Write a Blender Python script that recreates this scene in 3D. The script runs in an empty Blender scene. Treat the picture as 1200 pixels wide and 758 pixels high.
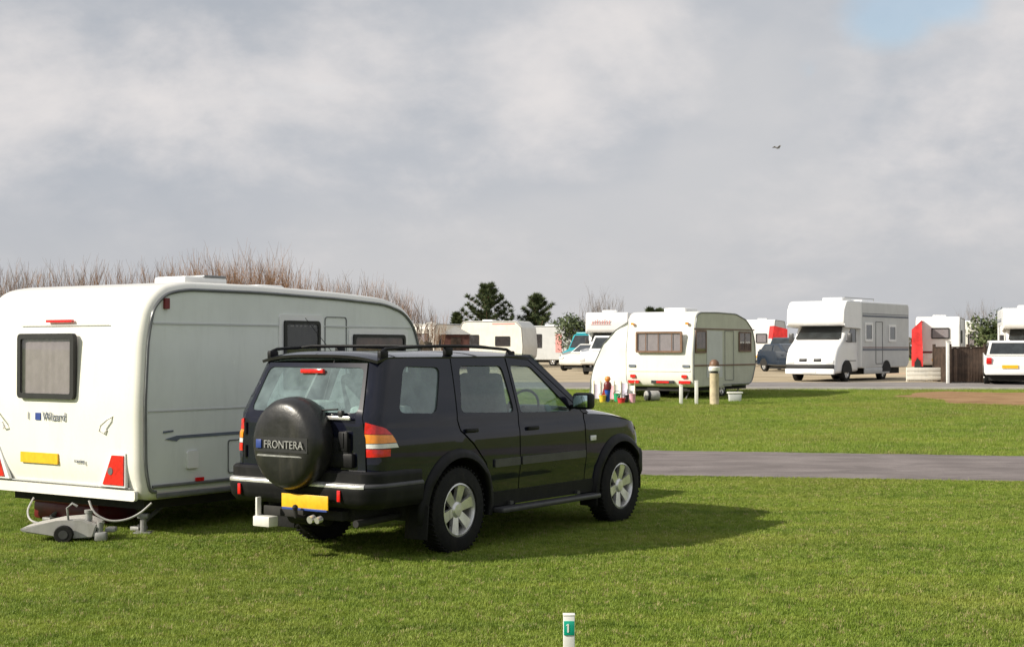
import bpy, bmesh, math, random
from math import sin, cos, pi, radians, sqrt, atan2
from mathutils import Vector, Matrix, geometry
random.seed(7)
S = bpy.context.scene
C = S.collection

# ------------------------------------------------------------------ camera
FPX, HOR, CAMH = 1704.0, 408.0, 1.72            # focal length in photo pixels, horizon row, eye height
cam = bpy.data.cameras.new('camera'); camo = bpy.data.objects.new('camera', cam); C.objects.link(camo)
cam.sensor_width = 36; cam.lens = 36*FPX/1200
camo.location = (0, 0, CAMH)
camo.rotation_euler = (radians(90)+math.atan((HOR-379)/FPX), 0, 0)
cam.clip_start = .1; cam.clip_end = 20000
S.camera = camo

# ------------------------------------------------------------------ light
SUN_EL, SHX, SHY = 31.5, .945, .325             # shadows fall towards +x and a little away
sunv = Vector((-SHX*cos(radians(SUN_EL)), -SHY*cos(radians(SUN_EL)), sin(radians(SUN_EL)))).normalized()
sl = bpy.data.lights.new('sun', 'SUN'); so = bpy.data.objects.new('sun', sl); C.objects.link(so)
sl.energy = 5.0; sl.angle = radians(.6); sl.color = (1, .93, .80)
so.rotation_euler = sunv.to_track_quat('Z', 'Y').to_euler(); so.location = (-20, -10, 20)
S.view_settings.view_transform = 'Standard'; S.view_settings.look = 'None'
S.view_settings.exposure = 0.30; S.view_settings.gamma = 1; S.view_settings.use_curve_mapping = False

w = bpy.data.worlds.new('World'); S.world = w; w.use_nodes = True
nt = w.node_tree; nt.nodes.clear()
def N(t, **k):
    n = nt.nodes.new(t)
    for a, b in k.items(): setattr(n, a, b)
    return n
def L(a, b): nt.links.new(a, b)
def ramp(fac, stops, interp='EASE'):
    r = N('ShaderNodeValToRGB'); r.color_ramp.interpolation = interp
    el = r.color_ramp.elements
    while len(el) < len(stops): el.new(.5)
    for e, (p, c) in zip(el, stops): e.position = p; e.color = (*c, 1) if len(c) == 3 else c
    L(fac, r.inputs[0]); return r.outputs[0]
def math_(op, a, b=None, c=None, clamp=False):
    m = N('ShaderNodeMath', operation=op, use_clamp=clamp)
    for i, v in enumerate((a, b, c)):
        if v is None: continue
        if isinstance(v, (int, float)): m.inputs[i].default_value = v
        else: L(v, m.inputs[i])
    return m.outputs[0]
def mixc(f, a, b, t='MIX'):
    m = N('ShaderNodeMix', data_type='RGBA', blend_type=t)
    for i, v in ((0, f), (6, a), (7, b)):
        if isinstance(v, (int, float)): m.inputs[i].default_value = v
        elif isinstance(v, tuple): m.inputs[i].default_value = (*v, 1)
        else: L(v, m.inputs[i])
    return m.outputs[2]
sky = N('ShaderNodeTexSky', sky_type='NISHITA', sun_disc=False)
sky.sun_elevation = radians(SUN_EL); sky.sun_rotation = radians(251); sky.air_density = 1.2; sky.dust_density = 1.5
tc = N('ShaderNodeTexCoord'); sep = N('ShaderNodeSeparateXYZ'); L(tc.outputs['Generated'], sep.inputs[0])
# project the view direction on a cloud deck so that clouds flatten towards the horizon
zz = math_('ADD', math_('MAXIMUM', sep.outputs[2], 0), .5)
cx = math_('DIVIDE', sep.outputs[0], zz); cy = math_('DIVIDE', sep.outputs[1], zz)
cb = N('ShaderNodeCombineXYZ'); L(cx, cb.inputs[0]); L(cy, cb.inputs[1])
def noise(sc, det, ro, off, dist=0, vec=None):
    mp = N('ShaderNodeMapping'); mp.inputs['Location'].default_value = off; L(vec or cb.outputs[0], mp.inputs[0])
    n = N('ShaderNodeTexNoise'); n.inputs['Scale'].default_value = sc; n.inputs['Detail'].default_value = det
    n.inputs['Roughness'].default_value = ro; n.inputs['Distortion'].default_value = dist
    L(mp.outputs[0], n.inputs['Vector']); return n.outputs[0]
n1 = noise(1.7, 7, .5, (3.1, 1.4, 0), .3)
n2 = noise(3.6, 8, .56, (7.7, 2.1, 3), .25)
n3 = noise(11, 6, .6, (1.7, 5.1, 6), .1)
def gap(px, py, r, stretch=1.0):
    d = Vector(((px-600)/FPX, 1, (HOR-py)/FPX)).normalized()
    vm = N('ShaderNodeVectorMath', operation='SUBTRACT'); L(tc.outputs['Generated'], vm.inputs[0]); vm.inputs[1].default_value = d
    vs = N('ShaderNodeVectorMath', operation='MULTIPLY'); L(vm.outputs[0], vs.inputs[0]); vs.inputs[1].default_value = (1, 1, stretch)
    ln = N('ShaderNodeVectorMath', operation='LENGTH'); L(vs.outputs[0], ln.inputs[0])
    return math_('SUBTRACT', 1, math_('DIVIDE', ln.outputs['Value'], r), clamp=True)
cl = ramp(n1, [(.32, (.435, .468, .520)), (.5, (.510, .533, .575)), (.66, (.60, .605, .625))])
# sunlit billows where the cloud deck is thin
bil = None
for q in ((385, 30, .075), (655, 115, .075), (1120, 90, .12), (1010, 95, .05), (30, 150, .10), (180, 130, .09), (740, 30, .09), (1190, 20, .06)):
    k = gap(*q); bil = k if bil is None else math_('MAXIMUM', bil, k)
nb = math_('ADD', math_('MULTIPLY', n2, .85), math_('MULTIPLY', n3, .30))
bm_ = ramp(math_('ADD', math_('MULTIPLY', bil, .22), nb), [(.52, (0,)*3), (.92, (1,)*3)])
cl = mixc(math_('MULTIPLY', bm_, .85), cl, (.83, .79, .775))
cl = mixc(math_('MULTIPLY', ramp(n3, [(.42, (0,)*3), (.72, (1,)*3)]), .10), cl, (.74, .71, .71))
# a paler veil close to the horizon
veil = ramp(sep.outputs[2], [(0, (1,)*3), (.03, (.85,)*3), (.13, (0,)*3)])
cl = mixc(math_('MULTIPLY', veil, .6), cl, (.60, .59, .59))
# gaps of open blue sky
g1 = math_('MAXIMUM', math_('MAXIMUM', gap(1045, 24, .062, 1.4), gap(1095, -5, .062, 1.4)), math_('MULTIPLY', gap(950, 85, .035), .55))
gm = ramp(math_('ADD', g1, math_('MULTIPLY', math_('SUBTRACT', n2, .5), 1.6)), [(.22, (0,)*3), (.62, (1,)*3)])
b1 = N('ShaderNodeBackground'); L(sky.outputs[0], b1.inputs[0]); b1.inputs[1].default_value = .13
cl = mixc(1.0, cl, ramp(sep.outputs[2], [(.26, (.685,)*3), (.75, (.78,)*3)]), 'MULTIPLY')
b2 = N('ShaderNodeBackground'); L(cl, b2.inputs[0]); b2.inputs[1].default_value = 1.18
ms = N('ShaderNodeMixShader'); inv = math_('SUBTRACT', 1, math_('MULTIPLY', gm, .62))
L(inv, ms.inputs[0]); L(b1.outputs[0], ms.inputs[1]); L(b2.outputs[0], ms.inputs[2])
wo = N('ShaderNodeOutputWorld'); L(ms.outputs[0], wo.inputs[0])

# ------------------------------------------------------------------ materials
def mat(name, col, rough=.5, metal=0, var=.12, vscale=6, coat=0, bump=0, bscale=40, spec=.5, dirt=None):
    global nt
    m = bpy.data.materials.new(name); m.use_nodes = True; nt = m.node_tree; nt.nodes.clear()
    p = N('ShaderNodeBsdfPrincipled'); o = N('ShaderNodeOutputMaterial'); L(p.outputs[0], o.inputs[0])
    t = N('ShaderNodeTexCoord')
    n = noise(vscale, 5, .6, (0, 0, 0), 0, t.outputs['Object'])
    lo = tuple(c*(1-var) for c in col); hi = tuple(min(1, c*(1+var)) for c in col)
    c = ramp(n, [(.3, lo), (.7, hi)])
    if dirt:                                        # weathering: streaky grime of the material itself
        amount, dcol = dirt
        mp = N('ShaderNodeMapping'); mp.inputs['Scale'].default_value = (5, 5, .7); L(t.outputs['Object'], mp.inputs[0])
        dn = noise(2.2, 8, .65, (4, 2, 1), .3, mp.outputs[0])
        c = mixc(math_('MULTIPLY', ramp(dn, [(.45, (0,)*3), (.75, (1,)*3)]), amount), c, dcol)
    L(c, p.inputs['Base Color'])
    rn = noise(vscale*2.3, 4, .6, (5, 5, 5), 0, t.outputs['Object'])
    L(math_('MULTIPLY_ADD', rn, .16, max(.02, rough-.08)), p.inputs['Roughness'])
    p.inputs['Metallic'].default_value = metal; p.inputs['Coat Weight'].default_value = coat; p.inputs['Coat Roughness'].default_value = .04
    p.inputs['Specular IOR Level'].default_value = spec
    if bump:
        b = N('ShaderNodeBump'); b.inputs['Strength'].default_value = bump; b.inputs['Distance'].default_value = .01
        L(noise(bscale, 6, .6, (2, 3, 4), 0, t.outputs['Object']), b.inputs['Height']); L(b.outputs[0], p.inputs['Normal'])
    return m
def glass(name, tint, haze=.06, hazecol=(.5, .55, .55), base=.05):
    global nt
    m = bpy.data.materials.new(name); m.use_nodes = True; nt = m.node_tree; nt.nodes.clear()
    tr = N('ShaderNodeBsdfTransparent'); tr.inputs[0].default_value = (*tint, 1)
    gl = N('ShaderNodeBsdfGlossy'); gl.inputs['Roughness'].default_value = .02; gl.inputs[0].default_value = (.95, 1, .98, 1)
    df = N('ShaderNodeBsdfDiffuse'); df.inputs[0].default_value = (*hazecol, 1)
    lw = N('ShaderNodeLayerWeight'); lw.inputs[0].default_value = .5; fz = math_('MULTIPLY_ADD', math_('POWER', lw.outputs['Facing'], 4), .9, base)
    t = N('ShaderNodeTexCoord'); hz = math_('MULTIPLY', noise(7, 5, .6, (0, 0, 0), .3, t.outputs['Object']), haze*2)
    a = N('ShaderNodeMixShader'); L(hz, a.inputs[0]); L(tr.outputs[0], a.inputs[1]); L(df.outputs[0], a.inputs[2])
    b = N('ShaderNodeMixShader'); L(fz, b.inputs[0]); L(a.outputs[0], b.inputs[1]); L(gl.outputs[0], b.inputs[2])
    o = N('ShaderNodeOutputMaterial'); L(b.outputs[0], o.inputs[0]); return m
M = {}
M['paint'] = mat('suv_paint', (.006, .007, .016), .25, .0, .2, 3, coat=.85, spec=.05, dirt=(.04, (.02, .018, .014)))
M['hood'] = M['paint']
M['plastic'] = mat('black_plastic', (.008, .008, .009), .5, 0, .2, 10, bump=.1, bscale=200, spec=.2, dirt=(.3, (.035, .032, .028)))
M['plastic_grey'] = mat('grey_plastic', (.045, .045, .048), .4, 0, .2, 10, dirt=(.3, (.08, .075, .06)))
M['vinyl'] = mat('vinyl_cover', (.014, .0135, .014), .33, 0, .2, 6, bump=.35, bscale=9, dirt=(.35, (.06, .055, .045)))
M['rubber'] = mat('tyre_rubber', (.012, .012, .012), .75, 0, .2, 20, bump=.3, bscale=60, spec=.2, dirt=(.4, (.04, .035, .025)))
M['seal'] = mat('seal_rubber', (.012, .012, .013), .5, 0, .1)
M['alloy'] = mat('alloy', (.76, .75, .73), .30, .7, .12, 14, dirt=(.4, (.2, .17, .13)))
M['steel'] = mat('galvanised_steel', (.30, .30, .29), .55, .5, .2, 20)
M['chrome'] = mat('chrome', (.75, .75, .75), .15, 1, .05)
M['under'] = mat('underbody', (.015, .014, .013), .8, 0, .3)
M['cabin'] = mat('cabin_cloth', (.17, .19, .195), .85, 0, .2, 20, bump=.2)
M['cabinlight'] = mat('cabin_headlining', (.42, .45, .44), .85, 0, .1)
M['cargo'] = mat('blanket', (.50, .56, .54), .9, 0, .35, 12, bump=.5, bscale=12)
M['red'] = mat('red_lens', (.62, .012, .012), .15, 0, .2, 30, coat=.6)
M['amber'] = mat('amber_lens', (.80, .26, .015), .15, 0, .15, 30, coat=.6)
M['clear'] = mat('clear_lens', (.72, .72, .70), .12, 0, .1, 30, coat=.6)
M['plate'] = mat('yellow_plate', (.80, .46, .02), .35, 0, .08, 20)
M['whiteplate'] = mat('white_plate', (.75, .75, .74), .35, 0, .08, 20)
M['gel'] = mat('cream_white_bodywork', (.80, .78, .72), .28, 0, .03, 1.2, coat=.4, bump=.03, bscale=3, dirt=(.10, (.50, .48, .40)))
M['alu'] = mat('pale_aluminium_siding', (.735, .765, .735), .24, 0, .04, 1.5, coat=.2, bump=.06, bscale=4, dirt=(.14, (.42, .44, .40)))
M['awn_rail'] = mat('grey_trim', (.16, .165, .17), .4, .3, .15)
M['lettering'] = mat('grey_lettering', (.12, .14, .18), .5)
M['bluemark'] = mat('blue_emblem', (.03, .06, .25), .4)
M['curtain'] = mat('net_curtain', (.60, .57, .60), .9, 0, .07, 9, bump=.5, bscale=25)
M['curtain_brown'] = mat('brown_curtain', (.30, .17, .12), .9, 0, .35, 6, bump=.4, bscale=12)
M['dark_window'] = mat('dark_cabin', (.03, .028, .03), .7, 0, .4, 5)
M['white'] = mat('white_paint', (.80, .80, .79), .3, 0, .03, 2, coat=.3, dirt=(.08, (.5, .48, .42)))
M['white_old'] = mat('aged_white_paint', (.70, .69, .64), .4, 0, .05, 2, dirt=(.2, (.45, .42, .34)))
M['plastic_tank'] = mat('dull_grey_plastic', (.40, .39, .37), .5, 0, .12, 5, dirt=(.5, (.2, .18, .14)))
M['cream'] = mat('cream_paint', (.78, .75, .67), .4, 0, .06, 2, dirt=(.2, (.42, .36, .25)))
M['olive_siding'] = mat('olive_grey_siding', (.52, .52, .43), .45, 0, .06, 2, dirt=(.2, (.28, .27, .2)))
M['grey_siding'] = mat('light_grey_siding', (.55, .56, .56), .4, 0, .05, 2, dirt=(.15, (.4, .4, .38)))
M['brown'] = mat('brown_stripe', (.16, .085, .05), .5, 0, .2)
M['wood_dark'] = mat('dark_stained_boards', (.05, .03, .02), .75, 0, .4, 5, bump=.4, bscale=18)
M['brick'] = mat('red_brown_boards', (.11, .045, .035), .8, 0, .35, 4, bump=.3)
M['redfab'] = mat('red_canvas', (.62, .03, .03), .8, 0, .2, 4, bump=.3, bscale=6)
M['wine'] = mat('dark_red_plastic', (.14, .012, .014), .4, 0, .3, 6)
M['teal'] = mat('teal_paint', (.02, .30, .36), .4, 0, .15, 4)
M['blue'] = mat('blue_plastic', (.02, .09, .42), .5, 0, .2)
M['yellow'] = mat('yellow_plastic', (.75, .52, .04), .5, 0, .1)
M['orange'] = mat('orange_plastic', (.75, .25, .05), .5, 0, .1)
M['green'] = mat('green_plastic', (.03, .38, .16), .5, 0, .1)
M['pink'] = mat('pink_fabric', (.70, .36, .42), .8, 0, .2)
M['lilac'] = mat('pale_lilac_fabric', (.66, .60, .72), .8, 0, .15)
M['greenplate'] = mat('green_enamel', (.0, .36, .24), .3, 0, .1, 20, coat=.4)
M['postwhite'] = mat('white_post_paint', (.78, .77, .74), .45, 0, .06, 12, dirt=(.3, (.45, .42, .3)))
M['timber'] = mat('pale_weathered_timber', (.50, .42, .28), .7, 0, .2, 5, bump=.3, bscale=30)
M['darkcar'] = mat('dark_teal_car_paint', (.012, .04, .055), .2, 0, .2, 3, coat=1)
M['bird'] = mat('dark_feather', (.26, .26, .27), .8)
M['bluecar'] = mat('dark_blue_car_paint', (.008, .018, .035), .2, 0, .2, 3, coat=1)
M['pinkletter'] = mat('faded_red_lettering', (.68, .30, .28), .5)
M['carglass'] = glass('car_glass', (.74, .84, .81), .06, (.42, .56, .55), .11)
M['rearglass'] = glass('brightened_car_glass', (.72, .84, .82), .17, (.48, .63, .64), .13)  # stronger teal diffuse film stands in for reflections and light in the panes
M['vanglass'] = glass('acrylic_glass', (.62, .60, .60), .05, (.5, .48, .5), .06)
M['mirrorglass'] = mat('mirror_glass', (.55, .7, .7), .06, 1, .03)

# ------------------------------------------------------------------ mesh builder
class MB:
    def __init__(s): s.bm = bmesh.new()
    def _new(s, before): return [v for v in s.bm.verts if v not in before]
    def box(s, c, d, rot=None, bev=0, taper=None):
        bm2 = bmesh.new(); bmesh.ops.create_cube(bm2, size=1)
        for v in bm2.verts:
            if taper and v.co.z > 0: v.co.x *= taper[0]; v.co.y *= taper[1]
            v.co = Vector((v.co.x*d[0], v.co.y*d[1], v.co.z*d[2]))
        if bev: bmesh.ops.bevel(bm2, geom=list(bm2.edges), offset=bev, segments=2, affect='EDGES', profile=.5)
        return s._merge(bm2, Matrix.Translation(c) @ (rot if rot else Matrix()))
    def _merge(s, bm2, mx):
        mp = {}
        for v in bm2.verts: mp[v] = s.bm.verts.new(mx @ v.co)
        for f in bm2.faces:
            try: s.bm.faces.new([mp[v] for v in f.verts])
            except ValueError: pass
        bm2.free(); return s
    def bx(s, x0, x1, y0, y1, z0, z1, bev=0): return s.box(((x0+x1)/2, (y0+y1)/2, (z0+z1)/2), (abs(x1-x0), abs(y1-y0), abs(z1-z0)), None, bev)
    def lathe(s, prof, org, axis, n=32, ang=2*pi):
        q = Vector(axis).normalized().to_track_quat('Z', 'Y'); rings = []
        for r, a in prof:
            rings.append([s.bm.verts.new(Vector(org)+q @ Vector((r*cos(2*pi*i/n), r*sin(2*pi*i/n), a))) for i in range(n)])
        for a, b in zip(rings, rings[1:]):
            for i in range(n):
                s.bm.faces.new((a[i], a[(i+1) % n], b[(i+1) % n], b[i]))
        if prof[0][0] > 1e-4: s.bm.faces.new(rings[0][::-1])
        if prof[-1][0] > 1e-4: s.bm.faces.new(rings[-1])
        return s
    def cyl(s, p0, p1, r0, r1=None, n=14):
        p0, p1 = Vector(p0), Vector(p1); d = p1-p0
        return s.lathe([(r0, 0), (r0 if r1 is None else max(r1, 2e-4), d.length)], p0, d, n)
    def tube(s, pts, r, n=8, r1=None):
        pts = [Vector(p) for p in pts]; rings = []; up = Vector((0.13, .21, .97)).normalized()
        for i, p in enumerate(pts):
            t = (pts[min(i+1, len(pts)-1)]-pts[max(i-1, 0)]).normalized()
            a = t.cross(up); a = a.normalized() if a.length > 1e-3 else Vector((1, 0, 0)); b = t.cross(a)
            rr = r if r1 is None else r+(r1-r)*i/(len(pts)-1)
            rings.append([s.bm.verts.new(p+a*rr*cos(2*pi*k/n)+b*rr*sin(2*pi*k/n)) for k in range(n)])
        for A, B in zip(rings, rings[1:]):
            for k in range(n): s.bm.faces.new((A[k], A[(k+1) % n], B[(k+1) % n], B[k]))
        s.bm.faces.new(rings[0][::-1]); s.bm.faces.new(rings[-1]); return s
    def prism(s, pts, vec):
        vec = Vector(vec); a = [s.bm.verts.new(p) for p in pts]; b = [s.bm.verts.new(Vector(p)+vec) for p in pts]
        s.bm.faces.new(a[::-1]); s.bm.faces.new(b); n = len(a)
        for i in range(n): s.bm.faces.new((a[i], a[(i+1) % n], b[(i+1) % n], b[i]))
        return s
    def grid(s, fn, nu, nv):
        g = [[s.bm.verts.new(fn(i/nu, j/nv)) for j in range(nv+1)] for i in range(nu+1)]
        for i in range(nu):
            for j in range(nv): s.bm.faces.new((g[i][j], g[i+1][j], g[i+1][j+1], g[i][j+1]))
        return s
    def sheet(s, outer, holes, fn, step=.06):
        def sub(poly):
            o = []
            for i in range(len(poly)):
                a, b = Vector(poly[i]), Vector(poly[(i+1) % len(poly)]); k = max(1, int((b-a).length/step+.5))
                o += [a+(b-a)*j/k for j in range(k)]
            return o
        loops = [sub(outer)]+[sub(h) for h in holes]; pts, edges = [], []
        for lp in loops:
            k = len(pts); pts += lp; edges += [(k+i, k+(i+1) % len(lp)) for i in range(len(lp))]
        def inside(p, lp):
            r = False; n = len(lp)
            for i in range(n):
                a, b = lp[i], lp[i-1]
                if (a[1] > p[1]) != (b[1] > p[1]) and p[0] < (b[0]-a[0])*(p[1]-a[1])/(b[1]-a[1])+a[0]: r = not r
            return r
        def ok(p): return inside(p, loops[0]) and not any(inside(p, h) for h in loops[1:])
        base = list(pts); xs = [p[0] for p in pts]; ys = [p[1] for p in pts]
        y = min(ys)+step/2; row = 0
        while y < max(ys):
            x = min(xs)+(step/2 if row % 2 else step)
            while x < max(xs):
                p = Vector((x, y))
                if ok(p) and min((p-q).length_squared for q in base) > (step*.5)**2: pts.append(p)
                x += step
            y += step*.87; row += 1
        V, _, F, *_r = geometry.delaunay_2d_cdt([Vector(p) for p in pts], edges, [], 0, 1e-6)
        vs = [s.bm.verts.new(fn(v[0], v[1])) for v in V]
        for f in F:
            c = sum((V[i] for i in f), Vector((0, 0)))/len(f)
            if ok(c): s.bm.faces.new([vs[i] for i in f])
        return s
    def build(s, name, m, parent=None, smooth=35, solid=0, loc=None, recalc=True):
        loose = [v for v in s.bm.verts if not v.link_faces]
        if loose: bmesh.ops.delete(s.bm, geom=loose, context='VERTS')
        if recalc: bmesh.ops.recalc_face_normals(s.bm, faces=s.bm.faces)
        me = bpy.data.meshes.new(name); s.bm.to_mesh(me); s.bm.free()
        if smooth:
            for p in me.polygons: p.use_smooth = True
            me.set_sharp_from_angle(angle=radians(smooth))
        me.materials.append(M[m] if isinstance(m, str) else m)
        o = bpy.data.objects.new(name, me); C.objects.link(o)
        if parent: o.parent = parent
        if loc: o.location = loc
        if solid:
            md = o.modifiers.new('thickness', 'SOLIDIFY'); md.thickness = abs(solid); md.offset = -1 if solid > 0 else 1
            if m == 'paint': me.materials.append(M['seal']); md.material_offset = 1; md.material_offset_rim = 1  # matte black panel backs and edges: shade put into the gaps, no rim glints
            es = o.modifiers.new('crisp_edges', 'EDGE_SPLIT'); es.split_angle = radians(40)
        return o
def tag(o, label=None, cat=None, group=None, kind=None):
    for k, v in (('label', label), ('category', cat), ('group', group), ('kind', kind)):
        if v: o[k] = v
    return o
def empty(name, loc, rz=0, label=None, cat=None, group=None):
    o = bpy.data.objects.new(name, None); C.objects.link(o); o.location = loc; o.rotation_euler = (0, 0, rz); o.empty_display_size = .2
    return tag(o, label, cat, group)
def kids(o): return [c for c in bpy.data.objects if c.parent == o]
def copy_tree(o, parent=None):
    ch = kids(o); c = o.copy(); C.objects.link(c); c.parent = parent
    for k in ch: copy_tree(k, c)
    return c
def rpoly(pts, r, n=4):
    out = []; k = len(pts)
    for i in range(k):
        p, a, b = Vector(pts[i]), Vector(pts[i-1]), Vector(pts[(i+1) % k])
        rr = min(r, (a-p).length*.45, (b-p).length*.45); s0 = p+(a-p).normalized()*rr; s1 = p+(b-p).normalized()*rr
        for j in range(n+1):
            t = j/n; out.append(tuple((1-t)**2*s0+2*t*(1-t)*p+t*t*s1))
    return out
def rect(x0, x1, y0, y1, r=0, n=4): 
    p = [(x0, y0), (x1, y0), (x1, y1), (x0, y1)]
    return rpoly(p, r, n) if r else p
def text(body, name, size, m, parent, loc, rot, ext=.002):
    cu = bpy.data.curves.new(name, 'FONT'); cu.body = body; cu.size = size; cu.extrude = ext; cu.align_x = 'CENTER'; cu.align_y = 'CENTER'
    cu.materials.append(M[m]); o = bpy.data.objects.new(name, cu); C.objects.link(o); o.parent = parent
    o.location = loc; o.rotation_euler = rot; return o

# ------------------------------------------------------------------ the lie of the land
def gz(y):
    t = min(1, max(0, (y-26)/30)); return .55*t*t*(3-2*t)
def dist(py, base=0):                       # how far away the ground seen at a photo row is
    D = 10.
    for _ in range(60): D = .5*D+.5*(CAMH-gz(D)-base)*FPX/(py-HOR)
    return D
def at(px, D): return ((px-600)/FPX*D, D, gz(D))
TH = radians(35)
RZ = pi/2-TH

# ------------------------------------------------------------------ ground materials
def grass_mat(name, blade=False):
    global nt
    m = bpy.data.materials.new(name); m.use_nodes = True; nt = m.node_tree; nt.nodes.clear()
    p = N('ShaderNodeBsdfPrincipled'); o = N('ShaderNodeOutputMaterial')
    g = N('ShaderNodeNewGeometry'); pos = g.outputs['Position']
    mp = N('ShaderNodeMapping'); mp.inputs['Scale'].default_value = (.30, 1.7, 1); mp.inputs['Rotation'].default_value = (0, 0, .12); L(pos, mp.inputs[0])
    big = noise(1.1, 5, .6, (0, 0, 0), .3, mp.outputs[0])
    mid = noise(5.5, 6, .65, (9, 2, 0), .2, pos)
    fin = noise(38, 4, .7, (0, 3, 0), 0, pos)
    c = ramp(big, [(.34, (.088, .158, .011)), (.50, (.162, .240, .022)), (.66, (.260, .315, .044))])
    c = mixc(ramp(mid, [(.42, (0,)*3), (.68, (.75,)*3)]), c, (.28, .335, .065))
    c = mixc(ramp(mid, [(.32, (.7,)*3), (.48, (0,)*3)]), c, (.055, .10, .010))
    dry = noise(.33, 4, .55, (31, 12, 0), .4, pos)
    sp = N('ShaderNodeSeparateXYZ'); L(pos, sp.inputs[0])
    dd = math_('MULTIPLY', ramp(dry, [(.42, (0,)*3), (.66, (1,)*3)]), math_('MULTIPLY_ADD', sp.outputs[0], .04, .25, clamp=True))
    c = mixc(math_('MULTIPLY', dd, .6), c, (.30, .235, .075))
    if not blade:
        c = mixc(ramp(fin, [(.3, (.55,)*3), (.6, (0,)*3)]), c, (.06, .08, .012))
        bp = N('ShaderNodeBump'); bp.inputs['Strength'].default_value = .9; bp.inputs['Distance'].default_value = .05
        L(math_('ADD', math_('MULTIPLY', fin, .5), mid), bp.inputs['Height']); L(bp.outputs[0], p.inputs['Normal'])
        L(c, p.inputs['Base Color']); p.inputs['Roughness'].default_value = .85; p.inputs['Specular IOR Level'].default_value = .15
        L(p.outputs[0], o.inputs[0])
    else:
        oi = N('ShaderNodeObjectInfo')
        c = mixc(math_('MULTIPLY', oi.outputs['Random'], .55), c, (.28, .36, .06))
        c = mixc(math_('GREATER_THAN', oi.outputs['Random'], .94), c, (.42, .36, .17))
        L(c, p.inputs['Base Color']); p.inputs['Roughness'].default_value = .55; p.inputs['Specular IOR Level'].default_value = .3
        t = N('ShaderNodeBsdfTranslucent'); L(c, t.inputs[0]); x = N('ShaderNodeMixShader'); x.inputs[0].default_value = .3
        L(p.outputs[0], x.inputs[1]); L(t.outputs[0], x.inputs[2]); L(x.outputs[0], o.inputs[0])
    return m
def stone_mat(name, c0, c1, sc, stretch=(1, 1, 1), bump=.5):
    global nt
    m = bpy.data.materials.new(name); m.use_nodes = True; nt = m.node_tree; nt.nodes.clear()
    p = N('ShaderNodeBsdfPrincipled'); o = N('ShaderNodeOutputMaterial'); L(p.outputs[0], o.inputs[0])
    g = N('ShaderNodeNewGeometry'); mp = N('ShaderNodeMapping'); mp.inputs['Scale'].default_value = stretch; L(g.outputs['Position'], mp.inputs[0])
    a = noise(sc, 6, .6, (0, 0, 0), 0, mp.outputs[0]); f = noise(90, 3, .7, (0, 0, 0), 0, g.outputs['Position'])
    c = ramp(a, [(.3, c0), (.7, c1)]); pt = noise(.9, 3, .5, (12, 7, 0), .6, g.outputs['Position']); c = mixc(ramp(pt, [(.56, (0,)*3), (.60, (.28,)*3)], 'LINEAR'), c, tuple(v*.6 for v in c0)); c = mixc(ramp(f, [(.35, (.4,)*3), (.65, (0,)*3)]), c, tuple(v*.5 for v in c0))
    L(c, p.inputs['Base Color']); p.inputs['Roughness'].default_value = .9; p.inputs['Specular IOR Level'].default_value = .2
    b = N('ShaderNodeBump'); b.inputs['Strength'].default_value = bump; b.inputs['Distance'].default_value = .02; L(f, b.inputs['Height']); L(b.outputs[0], p.inputs['Normal'])
    return m
M['grass'] = grass_mat('lawn'); M['blade'] = grass_mat('grass_blades', True)
M['asphalt'] = stone_mat('worn_asphalt', (.165, .142, .138), (.27, .235, .228), 1.6, (.5, 1.0, 1))
M['gravel'] = stone_mat('beige_gravel', (.36, .29, .19), (.55, .46, .33), .6, (.3, 1, 1))
M['tarmac2'] = stone_mat('grey_drive', (.22, .205, .20), (.33, .30, .29), .6, (.3, 1, 1))
M['earth'] = stone_mat('bare_earth', (.27, .155, .075), (.38, .24, .125), 1.6, (.6, 1.5, 1))
M['kerb'] = stone_mat('pale_concrete', (.45, .42, .38), (.58, .55, .50), 2)

# ground sheets
def strip(name, edge0, edge1, x0, x1, lift, m, kind='structure', nx=2, rows=None, ragged=False):
    """sheet between two lines y=a+b*x, following the land"""
    b = MB(); n = rows or 12
    def fn(u, v):
        x = x0+(x1-x0)*u; y = edge0[0]+edge0[1]*x; y2 = edge1[0]+edge1[1]*x; yy = y+(y2-y)*v
        return Vector((x, yy, gz(yy)+lift))
    b.grid(fn, nx, n)
    if ragged:
        for v in b.bm.verts:
            x, y_ = v.co.x, v.co.y; e0 = edge0[0]+edge0[1]*x; e1 = edge1[0]+edge1[1]*x; k = (y_-e0)/(e1-e0)
            d = .035*sin(x*3.1)+.03*sin(x*7.7+1)+.025*sin(x*17+2)+.06*sin(x*.9)
            if k < .01: v.co.y += d
            elif k > .99: v.co.y += .03*sin(x*2.7+3)+.03*sin(x*6.1)+.02*sin(x*19)
    return tag(b.build(name, m), kind=kind)
b = MB(); ys = [-60, 0, 10, 20]+[26+i for i in range(31)]+[70, 100, 300, 1200, 6000]; xs = [-4000, -300, -60, 0, 60, 300, 4000]
vv = [[b.bm.verts.new((x, y, gz(y))) for x in xs] for y in ys]
for r0, r1 in zip(vv, vv[1:]):
    for i in range(len(xs)-1): b.bm.faces.new((r0[i], r0[i+1], r1[i+1], r1[i]))
tag(b.build('ground', 'grass', smooth=80), kind='structure')
strip('path', (19.98, -.19), (25.0, -.22), -60, 60, .006, 'asphalt', nx=1400, ragged=True)
strip('drive', (46.2, 0), (51.5, 0), -80, 120, .006, 'tarmac2', rows=10, nx=30)
strip('gravel_yard', (51.5, 0), (140, 0), -80, 140, .006, 'gravel', rows=30, nx=30)
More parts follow.
